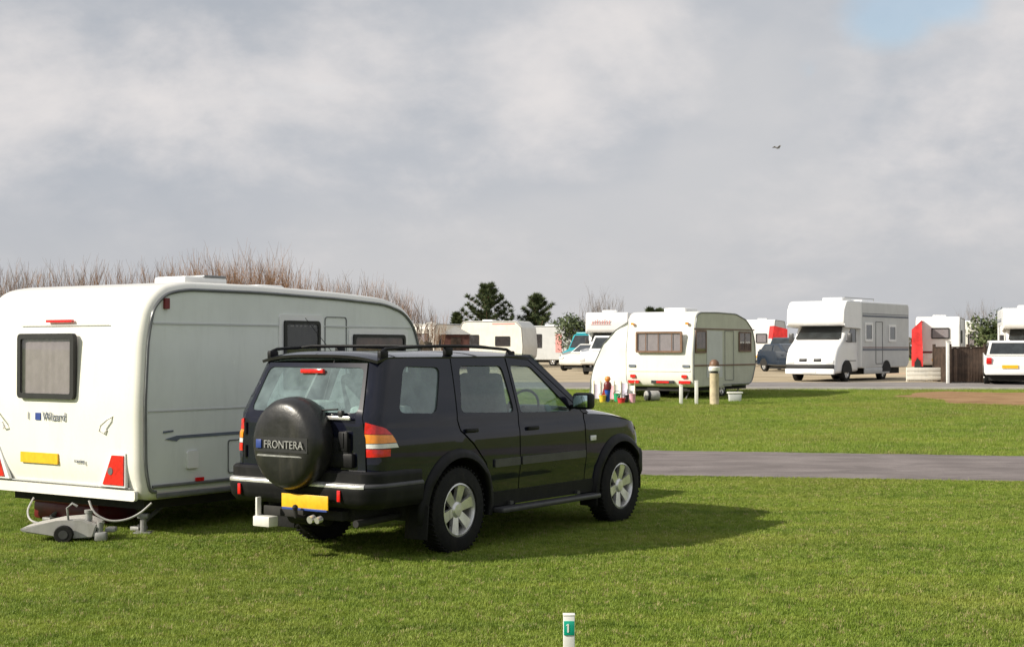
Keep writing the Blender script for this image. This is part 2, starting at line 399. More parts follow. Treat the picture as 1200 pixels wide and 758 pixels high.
# verge kerb and the bare patch of earth
b = MB()
for i in range(60):
    x = -20+i*1.5
    b.bx(x, x+1.49, 46.05, 46.2, gz(46.1)-.05, gz(46.1)+.07, .01)
tag(b.build('kerb', 'kerb', smooth=0), 'row of pale concrete kerb stones between the far lawn and the grey drive', 'kerb', kind='structure')
b = MB(); c0 = at(1165, 41.5)
pts = []
for k in range(36):
    a = 2*pi*k/36; r = 1+.12*sin(3*a+1)+.09*sin(7*a)+.05*sin(13*a+2)
    pts.append((c0[0]+1.2+3.7*r*cos(a), 41.6+3.2*r*sin(a)))
b.sheet(pts, [], lambda x, y: Vector((x, y, gz(y)+.005)), .5)
tag(b.build('bare_earth', 'earth', smooth=80), kind='structure')

# grass blades (one object, scattered over two pieces of lawn)
def tuft(seed, n, h, spread):
    rnd = random.Random(seed); b = MB()
    for _ in range(n):
        x, y = rnd.gauss(0, spread), rnd.gauss(0, spread); a = rnd.random()*2*pi; hh = h*rnd.uniform(.5, 1.15); lean = rnd.uniform(.1, .9)*hh
        wv = Vector((cos(a+1.57), sin(a+1.57), 0))*rnd.uniform(.0016, .003); d = Vector((cos(a), sin(a), 0))*lean
        p = Vector((x, y, -.004)); q = p+d*.35+Vector((0, 0, hh*.6)); t = p+d+Vector((0, 0, hh))
        v = [b.bm.verts.new(k) for k in (p-wv, p+wv, q+wv*.8, q-wv*.8, t)]
        b.bm.faces.new((v[0], v[1], v[2], v[3])); b.bm.faces.new((v[3], v[2], v[4]))
    me = bpy.data.meshes.new('tuft'); b.bm.to_mesh(me); b.bm.free(); me.materials.append(M['blade']); return me
def grass_patch(name, poly, dens, n, h, spread, seed, smin, smax, holes=()):
    b = MB(); b.sheet(poly, list(holes), lambda x, y: Vector((x, y, gz(y)+.001)), 2.5); host = b.build(name, 'grass', smooth=80)
    ng = bpy.data.node_groups.new('grass_scatter', 'GeometryNodeTree')
    ng.interface.new_socket('Geometry', in_out='INPUT', socket_type='NodeSocketGeometry'); ng.interface.new_socket('Geometry', in_out='OUTPUT', socket_type='NodeSocketGeometry')
    nn, ll = ng.nodes, ng.links
    gi = nn.new('NodeGroupInput'); go = nn.new('NodeGroupOutput'); dp = nn.new('GeometryNodeDistributePointsOnFaces'); dp.inputs['Density'].default_value = dens; dp.inputs['Seed'].default_value = seed
    inst = nn.new('GeometryNodeInstanceOnPoints'); rr = nn.new('FunctionNodeRandomValue'); rr.data_type = 'FLOAT_VECTOR'; rr.inputs[0].default_value = (-.12, -.12, 0); rr.inputs[1].default_value = (.12, .12, 6.283)
    rs = nn.new('FunctionNodeRandomValue'); rs.data_type = 'FLOAT'; rs.inputs[2].default_value = smin; rs.inputs[3].default_value = smax
    jg = nn.new('GeometryNodeJoinGeometry'); gg = nn.new('GeometryNodeGeometryToInstance')
    for k in range(3):
        tm = tuft(seed*10+k, n, h, spread); to = bpy.data.objects.new('tuft_source', tm)   # never linked to the scene
        oi = nn.new('GeometryNodeObjectInfo'); oi.inputs[0].default_value = to; oi.inputs['As Instance'].default_value = True
        ll.new(oi.outputs['Geometry'], gg.inputs[0])
    ll.new(gi.outputs[0], dp.inputs[0]); ll.new(dp.outputs[0], inst.inputs['Points']); ll.new(gg.outputs[0], inst.inputs['Instance'])
    inst.inputs['Pick Instance'].default_value = True
    ll.new(rr.outputs[0], inst.inputs['Rotation']); ll.new(rs.outputs[1], inst.inputs['Scale']); ll.new(inst.outputs[0], jg.inputs[0]); ll.new(gi.outputs[0], jg.inputs[0]); ll.new(jg.outputs[0], go.inputs[0])
    md = host.modifiers.new('scatter', 'NODES'); md.node_group = ng
    return host
hf = .37
tag(grass_patch('grass', [(-6.8*hf-1.2, 6.8), (6.8*hf+1.2, 6.8), (19*hf+1, 20.0-.19*(19*hf+1)), (-4.5, 20.83), (-9, 20.0)], 1150, 11, .030, .026, 1, .7, 1.2), 'mown grass of the near lawn around the parked four-wheel drive', 'grass', kind='stuff')
tag(grass_patch('grass', [(-3, 25.72), (25*hf, 25.0-.22*25*hf+.02), (46*hf+4, 46.0), (-3, 46.0)], 150, 14, .045, .06, 2, .7, 1.3, [[p for p in pts if p[0] < 46*hf+.4 or 1]]), 'mown grass of the far lawn between the path and the drive', 'grass', kind='stuff')

# ------------------------------------------------------------------ wheels
def wheel(parent, c, side, r=.365, wd=.23, rim=.225, spokes=6, detail=True, m='alloy', name='wheel'):
    """c: hub centre, side: +1 left / -1 right; outer face looks to side*y"""
    x, y, z = c; h = wd/2
    b = MB(); b.lathe([(.0001, -h*.5), (rim*.8, -h*.5), (rim*.8, h*.1), (.0001, h*.1)], (x, y, z), (0, side, 0), 24); w0 = b.build(name, 'under', parent)
    b = MB(); n = 40 if detail else 20
    b.lathe([(rim, -h), (r*.86, -h), (r*.97, -h*.8), (r, -h*.45), (r, h*.45), (r*.97, h*.8), (r*.86, h), (rim*1.04, h), (rim, h*.85), (rim, -h)], (x, y, z), (0, side, 0), n)
    if detail:
        for k in range(48):
            a = 2*pi*k/48
            for q in (-1, 1):
                b.box((x+cos(a)*(r-.002), y+q*h*.55, z+sin(a)*(r-.002)), (.012, h*.6, .016), Matrix.Rotation(-a, 4, 'Y') @ Matrix.Rotation(q*.3, 4, 'X'))
    b.build('tyre', 'rubber', w0)
    b = MB(); b.lathe([(rim, -h*.8), (rim*1.03, h*.86), (rim*.94, h*.90), (rim*.86, h*.55), (rim*.84, -h*.3), (rim*.90, -h*.8), (rim, -h*.8)], (x, y, z), (0, side, 0), n)
    b.lathe([(.0001, h*.30), (rim*.30, h*.30), (rim*.30, h*.66), (rim*.22, h*.78), (.0001, h*.8)], (x, y, z), (0, side, 0), 18)
    for k in range(spokes):
        a = 2*pi*k/spokes+.3
        d = Vector((cos(a), 0, sin(a))); t = Vector((-sin(a), 0, cos(a))); o = Vector((x, y, z)); sy = Vector((0, side, 0))
        w1, w2 = rim*.15, rim*.21
        pts = [o+d*rim*.24-t*w1+sy*h*.62, o+d*rim*.24+t*w1+sy*h*.62, o+d*rim*.92+t*w2+sy*h*.78, o+d*rim*.92-t*w2+sy*h*.78]
        b.prism(pts, -sy*h*.3)
    b.build('rim', m, w0); return w0

# ------------------------------------------------------------------ the dark four wheel drive
def build_suv():
    WB = 2.66
    ax = (-.43-.819*.86, 12.25+.574*.86)
    R = empty('parked_car', (ax[0], ax[1], 0), RZ, 'black four-wheel drive with a covered spare wheel on its tailgate', 'car')
    def xr(z): return -1.04 if z < 1.17 else -1.04+.20*(z-1.17)/.45
    def xf(z): return 3.20-.10*max(0, (z-.75)/.25)**2
    def zy(z):
        if z < 1.15:
            k = min(1, max(0, (z-1.0)/.045)); l = min(1, max(0, (.62-z)/.04)); return .845-.020*((z-.72)/.43)**2-.012*k*k*(3-2*k)-.010*l*l*(3-2*l)
        t = (z-1.15)/.48; return .813-.105*t-.02*t*t
    def hw(x, z):
        y = zy(z)
        if x > 1.9: y -= .045*((x-1.9)/1.3)**2
        if x < .2: y -= .03*((.2-x)/1.2)**2
        return y
    RC, FC = .11, .26
    def side(s, off=0):
        def f(x, z):
            y = hw(x, z)-off; a0, a1 = xr(z)+RC, xf(z)-FC; X = x
            if x < a0:
                t = min(1, (a0-x)/RC)*pi/2; X = a0-(RC-off)*sin(t); y -= RC*(1-cos(t))
            elif x > a1:
                t = min(1, (x-a1)/FC)*pi/2; X = a1+(FC-off)*sin(t); y -= FC*(1-cos(t))
            return Vector((X, s*y, z))
        return f
    arc = lambda cx, r, a0, a1, n=18, cz=.37: [(cx+r*cos(radians(a0+(a1-a0)*i/n)), cz+r*sin(radians(a0+(a1-a0)*i/n))) for i in range(n+1)]
    # outlines in side view
    q_win = rpoly([(-.73, 1.20), (-.26, 1.18), (-.10, 1.56), (-.57, 1.575)], .07)
    rd_win = rpoly([(.075, 1.175), (.855, 1.15), (.79, 1.565), (.17, 1.57)], .06)
    fd_win = rpoly([(.955, 1.145), (1.80, 1.13), (1.24, 1.555), (.925, 1.568)], .045)
    quarter = [(-1.03, .56), (-.47, .52)]+arc(0, .44, 158, 20)+[(.445, .46), (.445, .56), (.375, .73), (.20, .90), (.03, 1.02), (.0, 1.12), (.06, 1.63), (-.4, 1.64), (-.70, 1.635), (-.855, 1.62), (-1.04, 1.17)]
    rdoor = [(.46, .43), (.885, .43), (.900, 1.14), (.865, 1.635), (.075, 1.635), (.015, 1.12), (.045, 1.03), (.215, .91), (.39, .735), (.46, .56)]
    fdoor = [(.90, .43), (1.98, .43), (2.0, .7), (1.985, 1.10), (1.23, 1.61), (.885, 1.635), (.915, 1.14)]
    pillar = [(2.0, 1.105), (2.10, 1.10), (1.29, 1.66), (.9, 1.66), (.90, 1.645), (1.24, 1.618)]
    fender = [(1.995, .45), (2.17, .43)]+arc(WB, .44, 172, 12)+[(3.12, .48), (3.20, .56), (3.20, .80), (3.15, .93), (2.9, .99), (2.5, 1.055), (2.10, 1.09), (2.005, 1.095), (2.015, .7)]
    for s in (1, -1):
        b = MB(); b.sheet(quarter, [q_win], side(s), .05); q = b.build('rear_quarter_panel', 'paint', R, 40, solid=.02)
        b = MB(); b.sheet(rpoly([(-.75, 1.185), (-.245, 1.165), (-.08, 1.575), (-.585, 1.59)], .07), [], side(s, .014), .08); b.build('window', 'rearglass', q, 60)
        b = MB(); b.sheet(rdoor, [rd_win], side(s), .05); d = b.build('door', 'paint', R, 40, solid=.02)
        b = MB(); b.sheet(rpoly([(.06, 1.16), (.87, 1.135), (.805, 1.58), (.155, 1.585)], .06), [], side(s, .014), .08); b.build('window', 'carglass', d, 60)
        f = side(s); hp = f(.18, 1.02)
        b = MB(); b.box(hp+Vector((0, s*.012, 0)), (.17, .03, .035), None, .01); b.build('handle', 'plastic', d)
        b = MB(); b.sheet(rect(.50, .885, .685, .755, .01), [], side(s, -.016), .08); b.build('rubbing_strip', 'plastic_grey', d, 50, solid=.02)
        b = MB(); b.sheet(fdoor, [fd_win], side(s), .05); d = b.build('door', 'paint', R, 40, solid=.02)
        b = MB(); b.sheet(rpoly([(.94, 1.13), (1.83, 1.115), (1.25, 1.57), (.91, 1.583)], .045), [], side(s, .014), .08); b.build('window', 'carglass', d, 60)
        hp = f(1.10, 1.0)
        b = MB(); b.box(hp+Vector((0, s*.012, 0)), (.17, .03, .035), None, .01); b.build('handle', 'plastic', d)
        b = MB(); b.sheet(rect(.92, 1.98, .685, .755, .01), [], side(s, -.016), .08); b.build('rubbing_strip', 'plastic_grey', d, 50, solid=.02)
        b = MB(); b.sheet(pillar, [], side(s, .003), .04); b.build('windscreen_pillar', 'paint', R, 40, solid=.03)
        b = MB(); b.sheet(fender, [], side(s), .05); fe = b.build('front_wing', 'paint', R, 40, solid=.02)
        hp = f(2.13, .86); b = MB(); b.box(hp+Vector((0, s*.006, 0)), (.10, .014, .05), None, .006); b.build('side_repeater', 'clear', fe)
        # arch flares
        for cx, a0, a1 in ((0, 200, -12), (WB, 196, -8)):
            b = MB(); prof = [(.43, -.03), (.425, .028), (.435, .042), (.475, .036), (.505, .012), (.51, -.012)]
            def ff(u, v, cx=cx, a0=a0, a1=a1):
                a = radians(a0+(a1-a0)*u); k = v*(len(prof)-1); i = min(int(k), len(prof)-2); t = k-i
                r = prof[i][0]*(1-t)+prof[i+1][0]*t; o = prof[i][1]*(1-t)+prof[i+1][1]*t
                x, z = cx+r*cos(a), .37+r*sin(a); p = side(1)(x, z); 
                return Vector((p.x, s*(p.y+o), max(p.z, .28)))
            b.grid(ff, 30, 10); b.build('wheel_arch', 'plastic', R, 60)
            # dark wheel well
            b = MB(); b.grid(lambda u, v, cx=cx: Vector((cx+.46*cos(pi*(1.05-1.1*u)), s*(.80-.36*v), .37+.46*sin(pi*(1.05-1.1*u)))), 16, 2); b.build('wheel_well', 'under', R)
        # sill cladding, side step
        b = MB(); b.sheet([(.45, .345), (2.16, .345), (2.14, .47), (.47, .47)], [], side(s, -.008), .08); b.build('sill', 'plastic', R, 50, solid=.03)
        b = MB(); b.box((1.31, s*.885, .315), (1.62, .13, .045), None, .015)
        for x in (.75, 1.85): b.box((x, s*.78, .36), (.05, .16, .03))
        b.build('side_step', 'plastic_grey', R)
        # mirrors
        mr = MB(); c = Vector((1.80, s*.95, 1.225)); mr.box(c, (.13, .20, .155), Matrix.Rotation(-s*.1, 4, 'Z'), .035); mr.box((1.82, s*.85, 1.17), (.07, .12, .04), None, .012)
        mo = mr.build('door_mirror', 'plastic', R); b = MB(); b.box(c+Vector((-.066, s*.004, 0)), (.006, .15, .11), Matrix.Rotation(-s*.1, 4, 'Z'), .002); b.build('mirror_glass', 'mirrorglass', mo)
        # roof rail
        b = MB(); zt = lambda x: 1.738-.035*((x-.1)/.95)**2
        b.tube([(-.78, s*.635, 1.69)]+[(x, s*.63, zt(x)) for x in [-.72, -.6, -.3, 0, .3, .6, .85, .98]]+[(1.06, s*.635, 1.675)], .0135, 10)
        for x in (-.76, .1, 1.03): b.box((x, s*.635, zt(x)-.045), (.10, .045, .07), None, .012)
        b.build('roof_rail', 'plastic', R)
        # wheels
        for cx in (0, WB): wheel(R, (cx, s*.745, .362), s)
        # mudflaps
        b = MB(); b.box((-.47, s*.76, .30), (.015, .24, .28), Matrix.Rotation(radians(5), 4, 'Y'), .004); b.build('mudflap', 'rubber', R)
        b = MB(); b.box((2.18, s*.76, .30), (.015, .20, .2), None, .004); b.build('mudflap', 'rubber', R)
        # tail lights wrapping the corner
        f2 = side(s, -.006)
        tl = MB(); tl.sheet([(-1.038, .86), (-.88, .865), (-.875, .92), (-1.038, .925)], [], f2, .03); t0 = tl.build('tail_light', 'red', R, 60, solid=.02)
        b = MB(); b.sheet([(-1.038, .93), (-.78, .93), (-.80, .965), (-1.038, .965)], [], f2, .03); b.build('reversing_lens', 'clear', t0, 60, solid=.02)
        b = MB(); b.sheet([(-1.038, .97), (-.80, .97), (-.84, 1.03), (-1.038, 1.04)], [], f2, .03); b.build('indicator_lens', 'amber', t0, 60, solid=.02)
        b = MB(); b.sheet([(-1.038, 1.045), (-.84, 1.035), (-.90, 1.08), (-1.03, 1.135)], [], f2, .03); b.build('brake_lens', 'red', t0, 60, solid=.02)
        # headlight
        b = MB(); b.sheet([(2.98, .72), (3.20, .70), (3.19, .88), (3.02, .90)], [], f2, .03); b.build('headlight', 'clear', R, 60, solid=.02)
    # roof
    gtr = lambda x: 1.655-.0*(x)-(.03 if x > 1 else 0)*(x-1)
    def roof(u, v):
        x = -.86+(1.31+.86)*u; y = (2*v-1); e = hw(x, 1.645)+.004; z0 = 1.648 if x > -.7 else 1.648-.03*((-.7-x)/.16)**2
        if x > 1: z0 -= .02*((x-1)/.3)**2
        bow = .05*(1-abs(y)**3.2)*(1-.5*max(0, (x-.9)/.4)**2)
        xx = x+(.05*(1-y*y) if u > .95 else 0)-(.03*(1-y*y) if u < .03 else 0)
        return Vector((xx, y*e, z0+bow))
    b = MB(); b.grid(roof, 40, 28); b.build('roof', 'paint', R, 50, solid=.025)
    for x in (-.42, .72):
        b = MB(); b.tube([(x, -.63, 1.725), (x, -.5, 1.74), (x, .5, 1.74), (x, .63, 1.725)], .011, 8); b.build('roof_bar', 'plastic', R)
    b = MB(); b.tube([(-.2, .45, 1.68), (-.55, .45, 1.98)], .003, 6); b.build('aerial', 'seal', R)
    # bonnet
    def bonnet(u, v):
        x = 2.07+(3.14-2.07)*u; y = 2*v-1; e = hw(x, 1.05)-.005-(.05*(u**6)); ze = 1.092-.04*u-.075*u*u-.05*u**6
        return Vector((x+.07*(1-y*y)*u, y*e, ze+(.075-.03*u)*(1-abs(y)**4)-.03*u**8))
    b = MB(); b.grid(bonnet, 24, 28); b.build('bonnet', 'paint', R, 50, solid=.02)
    # scuttle + windscreen
    def ws(u, v, off=0):
        y = 2*v-1; x0, z0, e0 = 2.085, 1.10, .80; x1, z1, e1 = 1.30, 1.66, .70
        return Vector((x0+(x1-x0)*u+.09*(1-y*y)*(1-u*.5)-off, y*(e0+(e1-e0)*u), z0+(z1-z0)*u+.03*(1-y*y)))
    b = MB(); b.grid(lambda u, v: ws(u, v, .01), 8, 14); b.build('windscreen', 'carglass', R, 60)
    # tailgate
    def rear(off=0):
        return lambda y, z: Vector((xr(z)-.035*(1-(y/.75)**2)-off, y, z))
    e = lambda z: hw(xr(z)+.12, z)-RC-.008
    tg = [(-e(.7), .74), (e(.7), .74), (e(1.0), 1.0), (e(1.17), 1.17), (e(1.6), 1.60), (-e(1.6), 1.60), (-e(1.17), 1.17), (-e(1.0), 1.0)]
    hole = rpoly([(-e(1.2)+.045, 1.205), (e(1.2)-.045, 1.205), (e(1.56)-.03, 1.565), (-e(1.56)+.03, 1.565)], .06)
    b = MB(); b.sheet(tg, [hole], rear(), .06); T = b.build('tailgate', 'paint', R, 40, solid=.025)
    b = MB(); b.sheet(rpoly([(-e(1.2)+.03, 1.19), (e(1.2)-.03, 1.19), (e(1.56)-.015, 1.58), (-e(1.56)+.015, 1.58)], .05), [], rear(-.008), .1); b.build('rear_window', 'rearglass', T, 60)
    b = MB(); b.bx(-1.02, -.99, -.13, .13, 1.515, 1.55, .006); b.build('brake_light', 'red', T).location = (.08, 0, 0)
    b = MB(); b.tube([(-1.10, -.45, 1.235), (-1.085, -.15, 1.215), (-1.07, .1, 1.24)], .008, 6); b.box((-1.085, -.47, 1.20), (.04, .05, .05), None, .01); b.build('rear_wiper', 'seal', T)
    b = MB(); b.box((-1.085, -.50, .98), (.03, .10, .16), None, .012); b.box((-1.10, -.50, .99), (.015, .03, .12), None, .004); b.build('handle', 'plastic', T)
    b = MB(); b.box((-1.085, -.42, 1.165), (.018, .30, .03), None, .006); b.build('trim_strip', 'alloy', T)
    b = MB(); b.box((-1.06, -.30, .90), (.06, .5, .22), None, .02); b.box((-1.07, -.42, .83), (.05, .36, .12), None, .02); b.build('wheel_carrier', 'plastic', T)
    for z in (.86, 1.05):
        b = MB(); b.cyl((-1.05, .66, z-.05), (-1.05, .66, z+.05), .018); b.build('hinge', 'plastic', T)
    # spare wheel under its cover
    sc = Vector((-1.045, -.02, .955))
    b = MB(); b.lathe([(.0001, .0), (.33, .0), (.365, .03), (.375, .08), (.374, .14), (.364, .205), (.340, .248), (.30, .272), (.20, .280), (.10, .282), (.0001, .283)], sc, (-1, 0, 0), 64)
    SP = b.build('spare_wheel_cover', 'vinyl', R, 50)
    b = MB(); b.sheet(rect(-.30, .29, -.065, .055, .01), [], lambda y, z: Vector((sc.x-.2865+.012*((y/.3)**2), sc.y+y, sc.z+z)), .08); b.build('name_band', 'seal', SP, 60, solid=.004)
    text('FRONTERA', 'lettering', .088, 'steel', SP, (sc.x-.2945, sc.y-.05, sc.z-.005), (radians(90), 0, radians(-90)), .002)
    b = MB(); b.sheet(rpoly([(-.25, -.100), (.27, -.102), (.26, -.086), (-.22, -.090)], .01), [], lambda y, z: Vector((sc.x-.289+.012*((y/.3)**2), sc.y+y, sc.z+z)), .08); b.build('cover_strip', 'steel', SP, 60, solid=.005)
    b = MB(); b.box((sc.x-.2885, sc.y+.235, sc.z-.002), (.008, .06, .07), None, .003); b.build('emblem', 'bluemark', SP)
    # rear bumper
    def bump(prof):
        def f(u, v):
            k = v*(len(prof)-1); i = min(int(k), len(prof)-2); t = k-i; o = prof[i][0]*(1-t)+prof[i+1][0]*t; z = prof[i][1]*(1-t)+prof[i+1][1]*t
            U = u*2-1; # path: side - corner - rear - corner - side
            a = abs(U); sgn = 1 if U > 0 else -1
            if a < .62: x, y = -1.07-o, a/.62*.68
            elif a < .82:
                th = (a-.62)/.2*pi/2; x = -1.07+.13-(.13+o)*cos(th); y = .68+(.13+o*.6)*sin(th)
            else: x, y = -.94+(a-.82)/.18*.44, .81+o*.6
            return Vector((x, sgn*y, z))
        return f
    b = MB(); b.grid(bump([(-.03, .745), (.03, .75), (.055, .73), (.055, .655), (.085, .64), (.09, .60), (.07, .50), (.02, .455), (-.04, .45)]), 64, 24); BP = b.build('rear_bumper', 'plastic', R, 40)
    b = MB(); b.grid(bump([(.060, .655), (.089, .646), (.0915, .635), (.091, .625)]), 64, 4); b.build('bumper_strip', 'plastic_grey', BP, 60)
    b = MB(); b.grid(lambda u, v: bump([(.058, .6565), (.0905, .6475), (.093, .637), (.093, .618)])(.16+.68*u, v), 48, 4); b.build('ledge_glint', 'alloy', BP, 60)  # bright metal strip stands in for light caught on the bumper ledge
    for y in (-.52, .62):
        b = MB(); b.box((-1.165, y, .555), (.012, .035, .09), None, .004); b.build('reflector', 'red', BP)
    b = MB(); b.box((-1.19, -.17, .495), (.012, .52, .112), None, .004); b.box((-1.15, -.17, .5), (.07, .3, .05)); PL = b.build('number_plate', 'plate', R)
    b = MB(); b.box((-1.194, -.17, .433), (.012, .50, .018), None, .002); b.build('plate_holder', 'bluemark', PL)
    # tow bar, socket and step
    b = MB(); b.bx(-1.05, -.95, -.45, .45, .34, .42, .01); b.tube([(-1.0, -.12, .37), (-1.16, -.12, .36), (-1.24, -.12, .38), (-1.25, -.12, .43)], .02, 10); b.lathe([(.0001, -.025), (.018, -.018), (.025, 0), (.018, .018), (.0001, .025)], (-1.25, -.12, .45), (0, 0, 1), 14); TB = b.build('tow_bar', 'under', R)
    b = MB(); b.cyl((-1.20, -.28, .37), (-1.25, -.28, .36), .03); b.cyl((-1.20, -.36, .37), (-1.25, -.36, .36), .026); b.build('tow_socket', 'alloy', TB)
    b = MB(); b.box((-1.21, .26, .315), (.11, .19, .085), None, .01); b.box((-1.21, .345, .41), (.05, .022, .19), None, .005); b.build('tow_step', 'white_old', TB)
    b = MB(); b.cyl((-1.05, -.60, .33), (-.4, -.55, .34), .03); b.build('exhaust_pipe', 'under', R); b = MB(); b.lathe([(.0001, 0), (.09, .02), (.09, .43), (.0001, .45)], (-.55, .15, .30), (0, 1, 0), 16); b.build('silencer', 'under', R)
    # underbody and inner shell
    b = MB(); b.bx(-.95, 3.0, -.50, .50, .33, .62, .02); b.bx(.46, 2.16, -.79, .79, .38, .60); b.bx(-.96, 2.05, -.74, .74, .86, .90); b.bx(2.05, 3.05, -.70, .70, .86, .96)
    b.bx(-.98, -.50, -.74, .74, .52, .62); b.bx(2.02, 2.08, -.74, .74, .5, 1.08)
    for s in (1, -1):
        b.bx(-.95, 2.0, s*.755, s*.775, .88, 1.09); b.bx(.46, 2.14, s*.765, s*.79, .42, .95)
        b.tube([(0, s*.1, .36), (0, s*.65, .36)], .05, 8); b.tube([(WB, s*.1, .36), (WB, s*.65, .36)], .04, 8)
    b.build('underbody', 'under', R)
    # cabin
    def seat(x, y, wd, name='seat'):
        b = MB(); b.box((x+.02, y, .98), (.50, wd, .15), Matrix.Rotation(radians(-6), 4, 'Y'), .05)
        b.box((x-.27, y, 1.22), (.13, wd, .56), Matrix.Rotation(radians(-14), 4, 'Y'), .05); so_ = b.build(name, 'cabin', R, 50)
        hs = (0,) if wd < .8 else (-wd/3.2, wd/3.2)
        for h in hs:
            b = MB(); b.box((x-.35, y+h, 1.545), (.09, .24, .15), Matrix.Rotation(radians(-10), 4, 'Y'), .04)
            for q in (-.05, .05): b.tube([(x-.335, y+h+q, 1.46), (x-.345, y+h+q, 1.52)], .006, 6)
            b.build('headrest', 'cabin', so_, 50)
    seat(1.25, .36, .48); seat(1.25, -.36, .48); seat(.45, 0, 1.24, 'rear_seat')
    b = MB(); b.box((1.92, 0, 1.04), (.34, 1.45, .16), None, .05); b.box((1.8, -.36, 1.14), (.16, .34, .08), None, .03); b.build('dashboard', 'cabin', R)
    b = MB(); pts = [(1.62+.06*sin(a), -.36+.18*cos(a), 1.15+.17*sin(a)) for a in [2*pi*i/24 for i in range(25)]]; b.tube(pts, .013, 8); b.tube([(1.62, -.36, 1.15), (1.85, -.36, 1.08)], .03, 8); b.build('steering_wheel', 'seal', R)
    b = MB(); b.grid(lambda u, v: roof(u*.95+.02, v*.94+.03)-Vector((0, 0, .045)), 12, 8); b.build('headlining', 'cabinlight', R)
    b = MB(); b.box((-.55, .1, 1.02), (.62, 1.15, .24), None, .06); b.box((-.45, -.35, 1.17), (.40, .45, .14), Matrix.Rotation(.3, 4, 'Z'), .05); b.box((-.62, .32, 1.20), (.35, .5, .16), Matrix.Rotation(-.2, 4, 'Z'), .06); b.build('luggage', 'cargo', R, 50)
    # nose
    b = MB(); b.box((3.18, 0, .56), (.22, 1.50, .32), None, .07); b.build('front_bumper', 'plastic', R)
    b = MB()
    b.grid(lambda u, v: Vector((3.20+.05*(1-(2*u-1)**2), (2*u-1)*.58, .70+.24*v)), 14, 4); G = b.build('grille', 'plastic', R, 60, solid=.02)
    b = MB()
    for k in range(4): b.bx(3.26, 3.275, -.5, .5, .74+k*.05, .752+k*.05)
    b.build('grille_bar', 'chrome', G)
    R.scale = (1, .965, 1); R.location.x += .819*.03; R.location.y -= .574*.03
    return R
build_suv()

# ------------------------------------------------------------------ caravans
def smooth_profile(pts, r=.12, n=5):
    return rpoly(pts, r, n)
def shell(parent, prof, W, rad, m_shell, m_side, rail=None, name='body'):
    """prof: closed side outline (x, z); the shell wraps round it, its edges rounded by rad"""
    cx = sum(p[0] for p in prof)/len(prof); n = len(prof)
    P = [Vector(p) for p in prof]
    nor = []
    for i in range(n):
        t = (P[(i+1) % n]-P[i-1]).normalized(); q = Vector((t.y, -t.x))
        if q.dot(P[i]-Vector((cx, 1.3))) < 0: q = -q
        nor.append(q)
    st = [(rad*(1-cos(a)), rad*(1-sin(a))) for a in [pi/2*i/5 for i in range(6)]]      # (y, inset)
    rows = [(y, d) for y, d in st]+[(W*k/10, 0) for k in range(1, 10)]+[(W-y, d) for y, d in reversed(st)]
    b = MB()
    g = [[b.bm.verts.new((P[i].x-nor[i].x*d, y, P[i].y-nor[i].y*d)) for y, d in rows] for i in range(n)]
    for i in range(n):
        for j in range(len(rows)-1):
            A, B = g[i], g[(i+1) % n]; b.bm.faces.new((A[j], B[j], B[j+1], A[j+1]))
    body = b.build(name, m_shell, parent, 50)
    ins = [(P[i].x-nor[i].x*rad, P[i].y-nor[i].y*rad) for i in range(n)]
    for y in (.0, W):
        b = MB(); b.sheet(ins, [], lambda x, z: Vector((x, y, z)), .5); b.build('side_panel', m_side, parent, 60)
        if rail:
            b = MB(); pts = [Vector((P[i].x-nor[i].x*(rad-.006), y+(-.004 if y == 0 else .004), P[i].y-nor[i].y*(rad-.006))) for i in range(n)]
            pts = [p for p in pts if p.z > rail[1]]
            # start the rail at the break
            k = max(range(len(pts)), key=lambda i: (pts[i]-pts[i-1]).length); pts = pts[k:]+pts[:k]
            b.tube(pts, rail[0], 6); b.build('awning_rail', 'awn_rail', parent)
    return body
def on_rear(parent, name, y0, y1, z0, z1, m, x=-.0, t=.02, r=.04):
    b = MB(); b.prism([(x, p[0], p[1]) for p in rect(y0, y1, z0, z1, r, 4)], (-t, 0, 0)); return b.build(name, m, parent, 30)
def on_side(parent, name, x0, x1, z0, z1, m, y=0, t=.02, r=.04):
    b = MB(); b.prism([(p[0], y, p[1]) for p in rect(x0, x1, z0, z1, r, 4)], (0, -t if y < 1 else t, 0)); return b.build(name, m, parent, 30)
def ring(parent, name, mp, a0, a1, b0, b1, wd, t, m, r=.05):
    """window frame: outer and inner outline, thickness t along the face normal; mp(a, b, d) -> point"""
    o, i = rect(a0, a1, b0, b1, r, 4), rect(a0+wd, a1-wd, b0+wd, b1-wd, max(.01, r-wd*.5), 4); b = MB(); n = len(o)
    V = [[b.bm.verts.new(mp(p[0], p[1], d)) for p in q] for q, d in ((o, 0), (o, t), (i, t), (i, 0))]
    for A, B in zip(V, V[1:]):
        for k in range(n): b.bm.faces.new((A[k], A[(k+1) % n], B[(k+1) % n], B[k]))
    return b.build(name, m, parent, 30)
